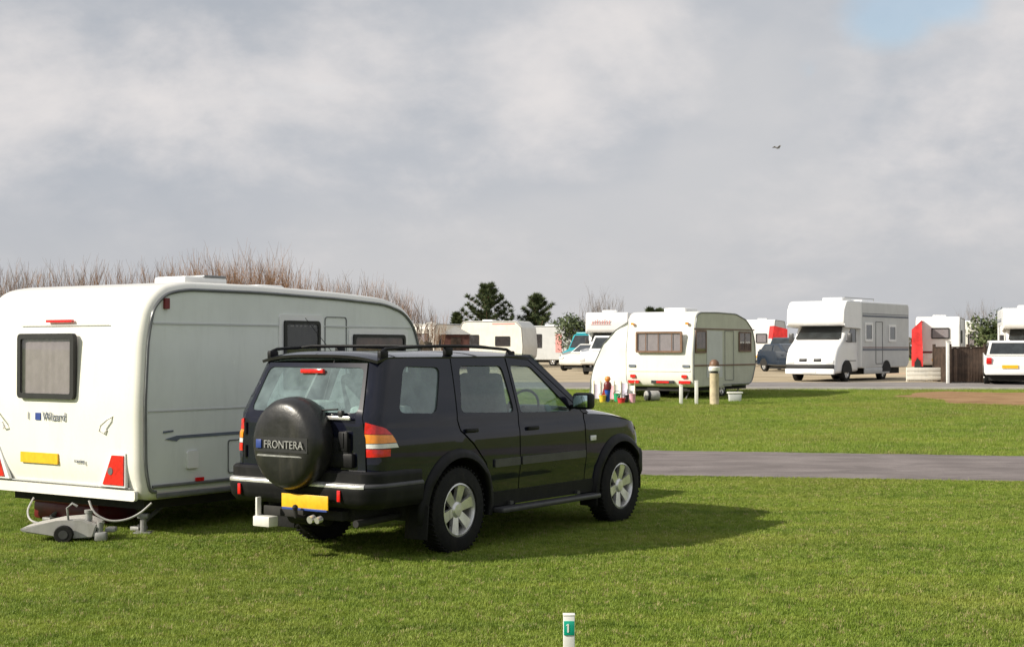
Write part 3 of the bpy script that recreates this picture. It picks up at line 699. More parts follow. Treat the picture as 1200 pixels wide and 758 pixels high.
def window(parent, face, a0, a1, b0, b1, base=0, frame='seal', inner='curtain', fw=.03, split=None, pane='vanglass', t=.03):
    mp = (lambda a, b, d: Vector((base-d, a, b))) if face == 'rear' else (lambda a, b, d: Vector((a, base-d, b)))
    W_ = ring(parent, 'window', mp, a0, a1, b0, b1, fw, t, frame)
    b = MB(); nn = 28
    b.grid(lambda u, v: mp(a0+.01+(a1-a0-.02)*u, b0+.01+(b1-b0-.02)*v, .006+.0015*sin(u*nn*1.7)+.001*sin(u*61)), 60, 2); b.build('curtain', inner, W_, 60)
    b = MB(); o = rect(a0+fw*.6, a1-fw*.6, b0+fw*.6, b1-fw*.6, .03, 3); b.bm.faces.new([b.bm.verts.new(mp(p[0], p[1], t*.72)) for p in o]); b.build('pane', pane, W_, 0)
    if split:
        for q in split:
            b = MB(); c = [mp(q-.012, b0+.02, t), mp(q+.012, b0+.02, t), mp(q+.012, b1-.02, t), mp(q-.012, b1-.02, t)]; b.prism(c, mp(0, 0, 0)-mp(0, 0, .01)); b.build('glazing_bar', frame, W_)
    return W_

def main_caravan():
    R = empty('caravan', (-3.34, 13.16, 0), RZ, 'large white touring caravan with rounded roof and grey awning rail, beside the black car', 'caravan')
    W = 2.38
    prof = [(.03, .33), (-.045, .60), (-.055, 1.2), (-.02, 1.85), (.05, 2.13), (.22, 2.29), (.5, 2.345), (1.5, 2.345), (2.6, 2.315), (3.40, 2.275), (3.74, 2.19), (3.95, 2.02), (4.08, 1.70), (4.20, 1.2), (4.20, .8), (4.05, .48), (3.95, .33), (2.6, .33), (1.9, .33)]
    prof = smooth_profile(prof, .14, 4)
    shell(R, prof, W, .085, 'gel', 'alu', (.017, .36))
    # roof light
    b = MB(); b.box((1.38, .88, 2.395), (.58, .46, .09), None, .03); r0 = b.build('roof_light', 'white', R, 40)
    b = MB(); b.box((1.50, .86, 2.442), (.30, .42, .03), None, .012); b.build('roof_light_lid', 'awn_rail', r0)
    b = MB(); b.box((2.55, 1.1, 2.36), (.42, .42, .09), None, .03); b.build('roof_vent', 'white', R, 40)
    # rear wall: window, lamps, plate
    bx = -.062
    window(R, 'rear', .86, 1.70, 1.24, 1.86, base=-.048, fw=.05, t=.045)
    on_rear(R, 'marker_light', .96, 1.34, 1.965, 1.99, 'red', x=-.005, t=.03, r=.008)
    on_rear(R, 'moulding_line', .45, 1.75, 1.935, 1.943, 'grey_siding', x=-.012, t=.008, r=0)
    on_rear(R, 'moulding_line', .13, 2.25, .445, .453, 'grey_siding', x=-.012, t=.024, r=0)
    on_rear(R, 'bumper_panel', .06, 2.32, .335, .43, 'gel', x=-.0, t=.035, r=.03)
    p = on_rear(R, 'number_plate', 1.12, 1.68, .625, .725, 'plate', x=-.04, t=.022, r=.006)
    for y, sg in ((.16, 1), (2.22, -1)):
        yy = lambda d: y+sg*d
        b = MB(); b.prism([(-.03, yy(0), .455), (-.03, yy(.37), .455), (-.03, yy(.20), .765), (-.03, yy(0), .765)], (-.032, 0, 0)); k = b.build('tail_light', 'white', R)
        b = MB(); b.prism([(-.055, yy(.015), .475), (-.055, yy(.30), .475), (-.055, yy(.175), .745), (-.055, yy(.015), .745)], (-.018, 0, 0)); b.build('lens', 'red', k)
        b = MB(); b.cyl((-.06, yy(.19), .60), (-.078, yy(.19), .60), .035, None, 16); b.build('reflector', 'awn_rail', k)
        b = MB(); b.tube([(-.05, yy(.18), 1.10), (-.085, yy(.22), 1.07), (-.095, yy(.30), 1.01), (-.085, yy(.33), .96), (-.07, yy(.29), .94), (-.055, yy(.26), .97)], .008, 8); b.build('grab_handle', 'alloy', R)
    e = on_rear(R, 'emblem', 1.38, 1.46, 1.035, 1.105, 'bluemark', x=-.052, t=.008, r=.006)
    text('I', 'lettering', .10, 'lettering', R, (-.064, 1.56, 1.07), (radians(90), 0, radians(-90)))
    text('Wizard', 'lettering', .115, 'lettering', R, (-.064, 1.17, 1.07), (radians(90), 0, radians(-90)))
    text('touring', 'lettering', .05, 'lettering', R, (-.062, .80, .67), (radians(90), 0, radians(-90)))
    # side
    window(R, 'side', 1.80, 2.33, 1.30, 2.00, base=-.002, fw=.035, inner='dark_window', t=.03)
    ring(R, 'window_surround', lambda a, b_, d: Vector((a, -d, b_)), 1.74, 2.39, 1.24, 2.06, .06, .012, 'white')
    window(R, 'side', 2.85, 3.72, 1.27, 1.87, base=-.002, fw=.035, inner='curtain_brown', t=.03)
    ring(R, 'window_surround', lambda a, b_, d: Vector((a, -d, b_)), 2.79, 3.78, 1.21, 1.93, .06, .012, 'white')
    on_side(R, 'marker_light', .235, .29, 2.08, 2.18, 'wine', y=-.001, t=.03, r=.01)
    on_side(R, 'seam_strip', .12, 3.86, 1.94, 1.955, 'grey_siding', y=-.001, t=.007, r=0)
    on_side(R, 'seam_strip', .06, 4.06, 1.14, 1.152, 'grey_siding', y=-.001, t=.006, r=0)
    b = MB(); b.prism([(.26, -.002, .885), (.40, -.002, .912), (3.9, -.002, .932), (3.9, -.002, .90), (.44, -.002, .885), (.40, -.002, .86)], (0, -.005, 0)); b.build('side_stripe', 'lettering', R)
    b = MB(); b.prism([(.24, -.002, .94), (.36, -.002, .95), (.36, -.002, .965), (.24, -.002, .96)], (0, -.005, 0)); b.build('decal', 'lettering', R)
    b = MB(); b.box((2.06, -.01, .46), (3.9, .035, .03), None, .008); b.build('skirt_trim', 'awn_rail', R)
    b = MB(); b.box((2.06, -.012, .372), (3.8, .03, .045), None, .01); b.build('skirt_trim', 'awn_rail', R)
    on_side(R, 'reflector', .62, .72, .475, .51, 'red', y=-.015, t=.016, r=.008)
    ring(R, 'locker_door', lambda a, b_, d: Vector((a, -d, b_)), 1.05, 1.75, .52, .84, .008, .008, 'awn_rail', .03)
    ring(R, 'entrance_door', lambda a, b_, d: Vector((a, -d, b_)), 2.42, 2.76, .50, 2.05, .008, .008, 'awn_rail', .04)
    b = MB(); b.box((2.47, -.03, 1.02), (.05, .03, .16), None, .008); b.build('door_lock', 'seal', R)
    on_side(R, 'socket_cover', .52, .66, .60, .76, 'white', y=-.002, t=.018, r=.02)
    for z in (.62, .66, .70, .74):
        b = MB(); b.box((3.2, -.012, z), (.42, .016, .014), None, .004); b.build('vent_slat', 'awn_rail', R)
    # under the floor
    b = MB(); b.bx(.15, 4.0, .15, 2.05, .24, .34); b.bx(.2, 4.3, .65, .72, .235, .26); b.bx(.2, 4.3, 1.48, 1.55, .235, .26); b.build('chassis', 'under', R)
    for y in (.22, 1.98): wheel(R, (2.1, y+(.16 if y > 1 else 0), .31), -1 if y < 1 else 1, .31, .17, .19, 5)
    for x, y in ((.35, .45), (.35, 1.75), (3.7, .45), (3.7, 1.75)):
        b = MB(); b.tube([(x+.35, y, .25), (x, y, .05)], .02, 6); b.box((x, y, .03), (.12, .12, .04), None, .008); b.build('corner_steady', 'steel', R)
    b = MB(); b.tube([(4.1, .5, .25), (5.2, 1.1, .38)], .035, 8); b.tube([(4.1, 1.7, .25), (5.2, 1.1, .38)], .035, 8); b.build('drawbar', 'steel', R)
    return R
main_caravan()

def oriented(name, x, y, rz, label, cat, group=None): return empty(name, (x, y, gz(y)), rz, label, cat, group)

# wedge-shaped waste tank on wheels behind the caravan, with its hoses
def waste_tank():
    R = empty('waste_tank', (-3.99, 13.0, 0), radians(4), 'low pale wedge-shaped waste tank with a small black wheel behind the large caravan', 'waste tank')
    b = MB(); b.prism([(-.42, -.12, .14), (-.36, -.12, .11), (.08, -.12, .045), (.30, -.12, .05), (.34, -.12, .18), (.18, -.12, .25), (-.06, -.12, .23), (-.36, -.12, .165)], (0, .42, 0))
    bmesh.ops.bevel(b.bm, geom=list(b.bm.edges), offset=.015, segments=2, affect='EDGES'); b.build('tank', 'plastic_tank', R, 40)
    for y in (-.17, .35):
        b = MB(); b.lathe([(.03, -.03), (.085, -.03), (.095, -.015), (.095, .015), (.085, .03), (.03, .03)], (.03, y, .095), (0, 1, 0), 20); wl = b.build('wheel', 'rubber', R)
        b = MB(); b.lathe([(.0001, -.034), (.045, -.034), (.045, .034), (.0001, .034)], (.03, y, .095), (0, 1, 0), 16); b.build('hub', 'plastic_grey', wl)
    b = MB(); b.tube([(.06, -.10, .22), (.05, -.12, .36), (.10, -.12, .41), (.15, -.12, .38)], .012, 8); b.build('handle', 'steel', R)
    b = MB(); b.cyl((.24, -.02, .22), (.24, -.02, .31), .035); b.cyl((.24, -.02, .30), (.24, -.02, .33), .045); b.build('cap', 'steel', R)
    b = MB(); b.cyl((.36, -.08, .10), (.36, -.08, .21), .03); b.box((.37, -.08, .06), (.12, .08, .10), None, .02); b.box((.45, .02, .12), (.10, .14, .05), None, .015); b.build('tap', 'steel', R)
    R.scale = (.9, .9, .85)
    return R
waste_tank()
def hose(label, pts, r=.009):
    b = MB(); P = []
    V = [Vector(p) for p in pts]
    for i in range(len(V)-1):
        a, bb, c, d = V[max(i-1, 0)], V[i], V[i+1], V[min(i+2, len(V)-1)]
        for k in range(8):
            t = k/8; P.append(.5*((2*bb)+(-a+c)*t+(2*a-5*bb+4*c-d)*t*t+(-a+3*bb-3*c+d)*t**3))
    P.append(V[-1]); b.tube(P, r, 8); o = b.build('hose', 'plastic_tank', None, 60); tag(o, label, 'hose', 'pale waste hoses under the large caravan')
hose('thin pale hose from the caravan floor to the left tip of the waste tank', [(-4.45, 13.55, .33), (-4.42, 13.3, .24), (-4.34, 13.15, .17), (-4.22, 13.12, .14)])
hose('thicker sagging pale hose right of the waste tank', [(-3.78, 13.02, .36), (-3.72, 12.98, .26), (-3.60, 12.98, .19), (-3.46, 13.0, .19), (-3.34, 13.05, .24), (-3.24, 13.1, .33)], .010)
b = MB(); b.box((-4.28, 14.62, .10), (1.0, .5, .18), Matrix.Rotation(RZ-pi/2, 4, 'Z'), .03); b.box((-4.28, 14.62, .20), (1.05, .55, .03), Matrix.Rotation(RZ-pi/2, 4, 'Z'), .01)
tag(b.build('storage_box', 'wine'), 'dark red storage box in the shade under the large caravan', 'storage box')
b = MB(); b.cyl((-3.42, 13.52, .0), (-3.42, 13.52, .16), .03, None, 10); b.box((-3.42, 13.52, .17), (.10, .08, .05), None, .01); b.box((-3.42, 13.52, .012), (.16, .16, .02), None, .004)
tag(b.build('levelling_jack', 'steel'), 'short steel jack in the shade under the large caravan corner', 'jack')

# pitch marker at the bottom of the picture
def pitch_marker():
    D = 8.0; R = empty('pitch_marker', ((666.5-600)/FPX*D, D, 0), 0, 'short white peg with a green plate reading 1 on the near lawn', 'pitch marker')
    b = MB(); b.box((0, 0, .11), (.062, .05, .30), None, .004); b.build('peg', 'postwhite', R)
    b = MB(); b.box((0, -.0275, .193), (.058, .006, .078), None, .002); p = b.build('plate', 'greenplate', R)
    b = MB(); b.box((-.006, -.0315, .193), (.009, .003, .045)); b.prism([(-.0105, -.0301, .2155), (-.0105, -.0301, .209), (-.017, -.0301, .205), (-.017, -.0301, .2085)], (0, -.0028, 0)); b.build('numeral', 'postwhite', p)
    b = MB(); b.box((0, 0, .2625), (.066, .054, .008), None, .002); b.build('cap', 'postwhite', R)
pitch_marker()

# service post on the far lawn with two lower white posts beside it
x, y, z = at(837, 38.8)
R = empty('service_post', (x, y, z), 0, 'cream hook-up post with dark cap and band standing right in front of the far caravan', 'post')
b = MB(); b.lathe([(.13, 0), (.125, .02), (.125, .80), (.13, .82), (.13, .84)], (0, 0, 0), (0, 0, 1), 20); b.build('shaft', 'timber', R)
b = MB(); b.lathe([(.10, .84), (.10, .90)], (0, 0, 0), (0, 0, 1), 20); b.build('louvre', 'seal', R)
b = MB(); b.lathe([(.145, .90), (.155, .92), (.155, 1.00), (.12, 1.03)], (0, 0, 0), (0, 0, 1), 20); b.build('lamp_ring', 'postwhite', R)
b = MB(); b.lathe([(.13, 1.03), (.135, 1.06), (.12, 1.14), (.06, 1.20), (.0001, 1.21)], (0, 0, 0), (0, 0, 1), 20); b.build('cap', 'brown', R)
for px, h, lab in ((798, .50, 'low white post under the rear edge of the far caravan'), (816, .62, 'white post between the low post and the cream hook-up post')):
    x, y, z = at(px, 39.0); b = MB(); b.box((0, 0, h/2), (.09, .09, h), None, .01); b.box((0, 0, h), (.10, .10, .03), None, .008)
    tag(b.build('marker_post', 'postwhite', loc=(x, y, z)), lab, 'post')

# the caravan with the awning across the path
def far_caravan():
    x, y, z = at(812, 40.6); TR = radians(34)
    R = empty('caravan', (x, y, z), pi/2-TR, 'white caravan with brown window surrounds and a white porch awning across the path', 'caravan')
    W = 2.15
    prof = [(.10, .36), (.0, .62), (.0, 1.35), (.10, 1.95), (.20, 2.42), (.45, 2.50), (1.6, 2.52), (2.8, 2.50), (3.5, 2.34), (3.95, 2.05), (4.15, 1.6), (4.20, 1.0), (3.95, .48), (3.75, .36), (2, .36)]
    shell(R, smooth_profile(prof, .12, 4), W, .05, 'gel', 'olive_siding', (.018, .4))
    b = MB(); b.box((1.4, 1.1, 2.56), (.8, .7, .12), None, .04); b.build('roof_light', 'white', R)
    # pale lower and middle side panels
    on_side(R, 'panel', .85, 1.85, .62, 1.95, 'grey_siding', y=-.002, t=.012, r=.02)
    on_side(R, 'stripe', .05, 4.05, 1.985, 2.02, 'brown', y=-.002, t=.014, r=0)
    on_side(R, 'stripe', .04, 4.12, .95, .99, 'brown', y=-.002, t=.018, r=0)
    window(R, 'side', .12, .80, 1.32, 1.97, base=-.003, frame='brown', inner='curtain_brown', fw=.05)
    window(R, 'side', 2.95, 3.80, 1.35, 1.95, base=-.003, frame='brown', inner='curtain_brown', fw=.05, split=(3.35,))
    ring(R, 'entrance_door', lambda a, b_, d: Vector((a, -.016-d, b_)), 2.0, 2.6, .52, 1.97, .015, .008, 'awn_rail', .05)
    # tail
    window(R, 'rear', .30, 1.78, 1.33, 1.93, base=-.04, frame='brown', inner='curtain', fw=.055, split=(.62, 1.05, 1.45), t=.05)
    for y0 in (.10, 1.82): on_rear(R, 'lamp_cluster', y0, y0+.22, .92, .99, 'lettering', x=.0, t=.03, r=.02)
    on_rear(R, 'moulding_line', .08, 2.05, .80, .83, 'cream', x=.004, t=.02, r=0)
    for y0 in (.08, 1.72):
        on_rear(R, 'tail_light', y0, y0+.36, .46, .545, 'red', x=.03, t=.05, r=.02); on_rear(R, 'brake_light', y0+.1, y0+.27, .62, .71, 'red', x=.0, t=.035, r=.03)
    q = on_rear(R, 'plate_holder', .60, 1.32, .46, .545, 'seal', x=.03, t=.04, r=.01); on_rear(q, 'reflector', .75, 1.15, .475, .53, 'red', x=-.008, t=.012, r=.01)
    on_rear(R, 'marker_light', .18, .26, 2.12, 2.19, 'amber', x=.11, t=.08, r=.01); on_rear(R, 'marker_light', 1.92, 2.0, 2.12, 2.19, 'amber', x=.11, t=.08, r=.01)
    b = MB(); b.bx(.2, 3.9, .2, 1.95, .25, .38); b.build('chassis', 'under', R)
    for yy in (.16, 1.99): wheel(R, (2.0, yy, .31), -1 if yy < 1 else 1, .31, .17, .19, 5, False, 'alloy')
    b = MB(); b.bx(1.55, 2.45, -.012, .0, .36, .66); b.build('wheel_spat', 'olive_siding', R)
    for a, c in ((.35, .4), (.35, 1.75), (3.6, .4)):
        b = MB(); b.tube([(a+.2, c, .26), (a, c, .03)], .02, 6); b.box((a, c, .02), (.12, .12, .03)); b.build('corner_steady', 'steel', R)
    # awning (moves with nothing but itself)
    A = empty('porch_awning', (x, y, z), pi/2-TR, 'white porch awning with a curved sloping side fixed to the far caravan', 'awning')
    out = [(2.19, .02), (3.55, .02), (3.50, .55), (3.30, 1.15), (2.98, 1.70), (2.55, 2.15), (2.19, 2.36)]
    outline = [out[0]]+[tuple(p) for p in rpoly(out[1:], .3, 4)][3:]
    b = MB(); b.sheet([(2.19, .02), (3.55, .02), (3.52, .5), (3.36, 1.05), (3.08, 1.58), (2.66, 1.98), (2.19, 2.24)], [], lambda yy, zz: Vector((.35+.02*sin(yy*9)+.015*sin(zz*7), yy, zz)), .15); b.build('end_wall', 'white', A, 60, solid=.01)
    arc_ = [(3.55, .02), (3.52, .5), (3.36, 1.05), (3.08, 1.58), (2.66, 1.98), (2.19, 2.24)]
    def rf(u, v):
        k = v*(len(arc_)-1); i = min(int(k), len(arc_)-2); t = k-i; p = Vector(arc_[i]).lerp(Vector(arc_[i+1]), t)
        return Vector((.352+2.9*u, p.x-.02*sin(u*pi*3)**2, p.y-.03*sin(u*pi*3)**2))
    b = MB(); b.grid(rf, 20, 15); b.build('roof', 'white', A, 60, solid=.01)
    b = MB(); b.tube([Vector((.34, p[0]+.01, p[1]+.01)) for p in arc_], .013, 6); b.build('pole', 'awn_rail', A)
    for k, (c, wd, m_) in enumerate(((2.25, .05, 'awn_rail'),)):
        b = MB(); b.bx(.325, .335, c, c+wd, .1, .9); b.build('zip', m_, A)
    # toys and kit along the awning wall
    mw = R.matrix_basis
    rot = Matrix.Rotation(pi/2-TR, 4, 'Z')
    def P(a, c): v = rot @ Vector((a, c, 0)); return (x+v.x, y+v.y, gz(y+v.y))
    return P
P = far_caravan()
def standing(name, px, D, label, cat, parts, group=None):
    x, y, z = at(px, D); R = empty(name, (x, y, z), 0, label, cat, group)
    for nm, m, fn in parts:
        b = MB(); fn(b); b.build(nm, m, R)
    return R
b = MB()
x0, y0, z0 = at(696, 40.6); x1, y1, z1 = at(744, 39.9)
b = None
def windbreak():
    R = empty('windbreak', (x0, y0, z0), atan2(y1-y0, x1-x0), 'low windbreak of pale pink, white and lilac panels in front of the awning', 'windbreak')
    Ln = sqrt((x1-x0)**2+(y1-y0)**2); n = 6
    for k in range(n):
        a, c = Ln*k/n, Ln*(k+1)/n; q = MB()
        q.grid(lambda u, v: Vector((a+(c-a)*u, .05*sin(pi*u), .05+(.42+.04*sin(k*2))*v-.02*sin(pi*u)*v)), 6, 2); q.build('panel', ('lilac', 'white', 'pink', 'white', 'lilac', 'white')[k], R, 60, solid=.004)
    for k in range(n+1):
        q = MB(); q.cyl((Ln*k/n, 0, -.05), (Ln*k/n, 0, .55), .014, None, 8); q.build('pole', 'timber', R)
windbreak()
standing('toy_figure', 712, 39.8, 'upright child\'s play figure with orange head, red top and blue legs by the awning', 'toy', [
    ('head', 'orange', lambda b: b.lathe([(.0001, .56), (.06, .58), (.085, .64), (.06, .70), (.0001, .72)], (0, 0, 0), (0, 0, 1), 14)),
    ('top', 'wine', lambda b: b.lathe([(.06, .33), (.10, .36), (.11, .48), (.08, .55), (.04, .57)], (0, 0, 0), (0, 0, 1), 14)),
    ('legs', 'blue', lambda b: b.lathe([(.05, .0), (.06, .05), (.07, .25), (.09, .335)], (0, 0, 0), (0, 0, 1), 14)),
    ('cape', 'redfab', lambda b: b.prism([(-.06, .06, .55), (-.16, .08, .18), (-.05, .08, .15)], (0, .02, 0)))])
bucket = lambda h, r: (lambda b: b.lathe([(.0001, 0), (r*.75, 0), (r, h), (r*1.08, h), (r*1.08, h*.93), (r*.95, h*.93), (r*.72, .01), (.0001, .01)], (0, 0, 0), (0, 0, 1), 16))
hand = lambda h, r: (lambda b: b.tube([(r*cos(a), 0, h*.95+r*.9*sin(a)) for a in [pi*i/8 for i in range(9)]], .008, 6))
for px, D, h, r, m_, lab in ((706, 39.7, .20, .10, 'yellow', 'yellow bucket left of the play figure'), (723, 39.8, .24, .10, 'green', 'green bucket between the play figure and the red bucket'),
                            (728, 39.3, .15, .11, 'redfab', 'squat red bucket on the grass below the awning'), (741, 39.4, .26, .09, 'pink', 'tall pink bucket at the caravan corner'),
                            (734, 39.5, .22, .07, 'seal', 'small black bucket between the red and the pink bucket')):
    standing('bucket', px, D, lab, 'bucket', [('pail', m_, bucket(h, r)), ('handle', 'steel', hand(h, r))], 'play buckets along the awning')
standing('water_carrier', 764, 40.3, 'round grey-white water carrier lying under the far caravan', 'water carrier', [
    ('barrel', 'plastic_tank', lambda b: b.lathe([(.0001, -.2), (.12, -.2), (.14, -.17), (.14, .17), (.12, .2), (.0001, .2)], (0, 0, .15), (1, .2, 0), 20)),
    ('tyre_band', 'seal', lambda b: b.lathe([(.141, -.15), (.152, -.14), (.152, -.08), (.141, -.07)], (0, 0, .15), (1, .2, 0), 20))])
standing('step_box', 861, 40.2, 'pale plastic step box beside the wheel of the far caravan', 'step', [
    ('top', 'white_old', lambda b: b.box((0, 0, .24), (.42, .3, .05), None, .02)), ('frame', 'grey_siding', lambda b: b.box((0, 0, .11), (.32, .24, .22), None, .02, (1.1, 1.1)))])

# ------------------------------------------------------------------ motorhomes and cars further off
def motorhome(px, D, rz, label, L_=6.0, W=2.2, H=2.95, group='motorhomes beyond the drive', extra=True):
    """nose towards local -x; nose right corner (as seen from the front) at the origin, body to +x and +y"""
    x, y, z = at(px, D); R = empty('motorhome', (x, y, z), rz, label, 'motorhome', group)
    # living box with bulge over the cab
    prof = [(.55, 1.98), (.42, 2.1), (.42, 2.62), (.62, H-.08), (.9, H-.02), (L_-.15, H-.02), (L_, H-.15), (L_, .62), (L_-.25, .48), (1.95, .48), (1.95, 1.9)]
    # the outline is concave: build it as two convex shells
    shell(R, smooth_profile([(1.85, .48), (1.85, H-.03), (L_-.1, H-.03), (L_, H-.15), (L_, .65), (L_-.2, .48)], .07, 3), W, .06, 'white', 'grey_siding', None)
    shell(R, smooth_profile([(.45, 2.02), (.38, 2.15), (.42, 2.60), (.62, H-.06), (.95, H-.02), (1.9, H-.032), (1.9, 1.98)], .1, 4), W, .06, 'white', 'white', None, 'overcab')
    # cab
    cw = 1.96; y0 = (W-cw)/2
    cab = [(.02, .34), (-.05, .60), (.02, .95), (.18, 1.22), (.62, 1.52), (1.02, 2.0), (1.95, 2.02), (1.95, .36), (.2, .30)]
    q = shell(R, smooth_profile(cab, .1, 4), cw, .12, 'white', 'white', None, 'cab'); 
    for o in kids(R):
        if o.name.startswith('cab') or (o.name.startswith('side_panel') and o is not None and abs(max(v.co.x for v in o.data.vertices)-1.95) < .2 and min(v.co.x for v in o.data.vertices) < .2): o.location.y = y0
    ca, cb_ = Vector((.635, 0, 1.545)), Vector((1.0, 0, 1.985)); nn = Vector((-(cb_-ca).z, 0, (cb_-ca).x)).normalized()
    b = MB(); b.prism([ca+Vector((0, y0+.10, 0))+nn*.0, ca+Vector((0, y0+cw-.10, 0)), cb_+Vector((0, y0+cw-.2, 0)), cb_+Vector((0, y0+.2, 0))], nn*.02); b.build('windscreen', 'dark_window', R).data.materials[0] = M['screenglass']
    b = MB(); b.box((.60, W/2, 1.535), (.07, cw-.3, .03), None, .01); b.build('scuttle', 'seal', R)
    b = MB(); b.box((-.04, W/2, .38), (.14, cw-.06, .20), None, .04); b.build('bumper', 'white', R)
    b = MB(); b.box((-.045, W/2, .555), (.06, cw-.10, .17), None, .03); b.build('grille', 'seal', R)
    for s in (y0+.22, y0+cw-.22):
        b = MB(); b.box((.0, s, .72), (.10, .30, .14), Matrix.Rotation(.1, 4, 'Y'), .03); b.build('headlight', 'clear', R)
    for s in (y0+.70, y0+cw-.70):
        b = MB(); b.box((-.012, s, .78), (.05, .30, .12), Matrix.Rotation(.1, 4, 'Y'), .02); b.build('vent', 'seal', R)
    b = MB(); b.box((-.118, W/2, .38), (.015, .5, .11)); b.build('number_plate', 'whiteplate', R)
    for s, sg in ((y0, -1), (y0+cw, 1)):
        b = MB(); b.prism([(.95, s, 1.42), (1.70, s, 1.42), (1.70, s, 1.90), (1.22, s, 1.90)], (0, sg*.02, 0)); b.build('cab_window', 'dark_window', R).data.materials[0] = M['screenglass']
        b = MB(); b.box((.82, s+sg*.16, 1.58), (.09, .18, .34), None, .03); b.tube([(.88, s, 1.45), (.84, s+sg*.14, 1.5)], .02, 6); b.build('door_mirror', 'plastic_grey', R)
        b = MB(); b.prism([(.75, s, .75), (1.7, s, .75), (1.7, s, .77), (.75, s, .77)], (0, sg*.012, 0)); b.build('rubbing_strip', 'seal', R)
    for s, sg in ((-.0, -1), (W, 1)):
        yy = s
        for a, c, b0, b1, inn in ((2.15, 2.85, 1.45, 2.15, 'dark_window'), (4.35, 5.05, 1.45, 2.1, 'dark_window')):
            mp = lambda u, v, d, s=s, sg=sg: Vector((u, s+sg*d, v))
            k = ring(R, 'window', mp, a, c, b0, b1, .09, .03, 'white'); b = MB(); b.prism([mp(a+.08, b0+.08, .004), mp(c-.08, b0+.08, .004), mp(c-.08, b1-.08, .004), mp(a+.08, b1-.08, .004)], (0, sg*.01, 0)); b.build('pane', 'dark_window', k).data.materials[0] = M['screenglass']
        for b0, b1, m_ in ((1.12, 1.19, 'lettering'), (1.22, 1.25, 'wine'), (2.35, 2.42, 'lettering'), (2.46, 2.485, 'lettering')):
            b = MB(); b.prism([(1.98, s+sg*.002, b0), (L_-.1, s+sg*.002, b0), (L_-.1, s+sg*.002, b1), (1.98, s+sg*.002, b1)], (0, sg*.006, 0)); b.build('side_stripe', m_, R)
        k = ring(R, 'entrance_door', lambda u, v, d, s=s, sg=sg: Vector((u, s+sg*d, v)), 3.15, 3.8, .62, 2.2, .03, .012, 'awn_rail')
        b = MB(); b.box((3.3, s-sg*.02, .38), (2.3, .05, .22), None, .02); b.build('skirt', 'grey_siding', R)
        for cx in (.88, 4.15):
            wheel(R, (cx, s-sg*.22, .34), sg, .34, .2, .2, 6, False)
            b = MB(); b.grid(lambda u, v, cx=cx, s=s, sg=sg: Vector((cx+.42*cos(pi*u), s-sg*(.115 if cx < 2 else .0)+sg*.006-sg*.25*v, .36+.42*sin(pi*u))), 14, 1); b.build('wheel_arch', 'under', R)
            b = MB(); b.prism([(cx+.4*cos(pi*k/12), s-sg*(.117 if cx < 2 else 0), .36+.4*sin(pi*k/12)) for k in range(13)]+[(cx-.4, s-sg*(.117 if cx < 2 else 0), .34), (cx+.4, s-sg*(.117 if cx < 2 else 0), .34)], (0, sg*.008, 0)); b.build('wheel_arch', 'under', R)
    b = MB(); b.bx(.3, L_-.3, .3, W-.3, .25, .49); b.build('chassis', 'under', R)
    b = MB(); b.box((2.3, W/2, H+.05), (.9, .8, .14), None, .04); b.build('roof_light', 'white', R)
    b = MB(); b.box((4.2, W/2, H+.03), (.5, .5, .10), None, .03); b.build('roof_vent', 'white', R)
    if extra:
        b = MB(); b.tube([(1.2, .35, H+.0), (1.2, .35, H+.09), (3.8, .35, H+.09), (3.8, .35, H)], .015, 6); b.build('roof_rail', 'steel', R)
    return R
M['screenglass'] = mat('dark_screen_glass', (.02, .024, .026), .08, 0, .5, 3, coat=1)
M1 = motorhome(994, 51.8, 0, 'tall white coachbuilt motorhome facing the lawn, between the far caravan and the red awning', 6.4, 2.25)
# nose corner nearest the viewer's right: turn so that the nose faces the camera and the flank runs away to the right
M1.rotation_euler.z = pi/2-radians(37)
def place_corner(o, px, D): o.location = at(px, D)
place_corner(M1, 984, 51.3)

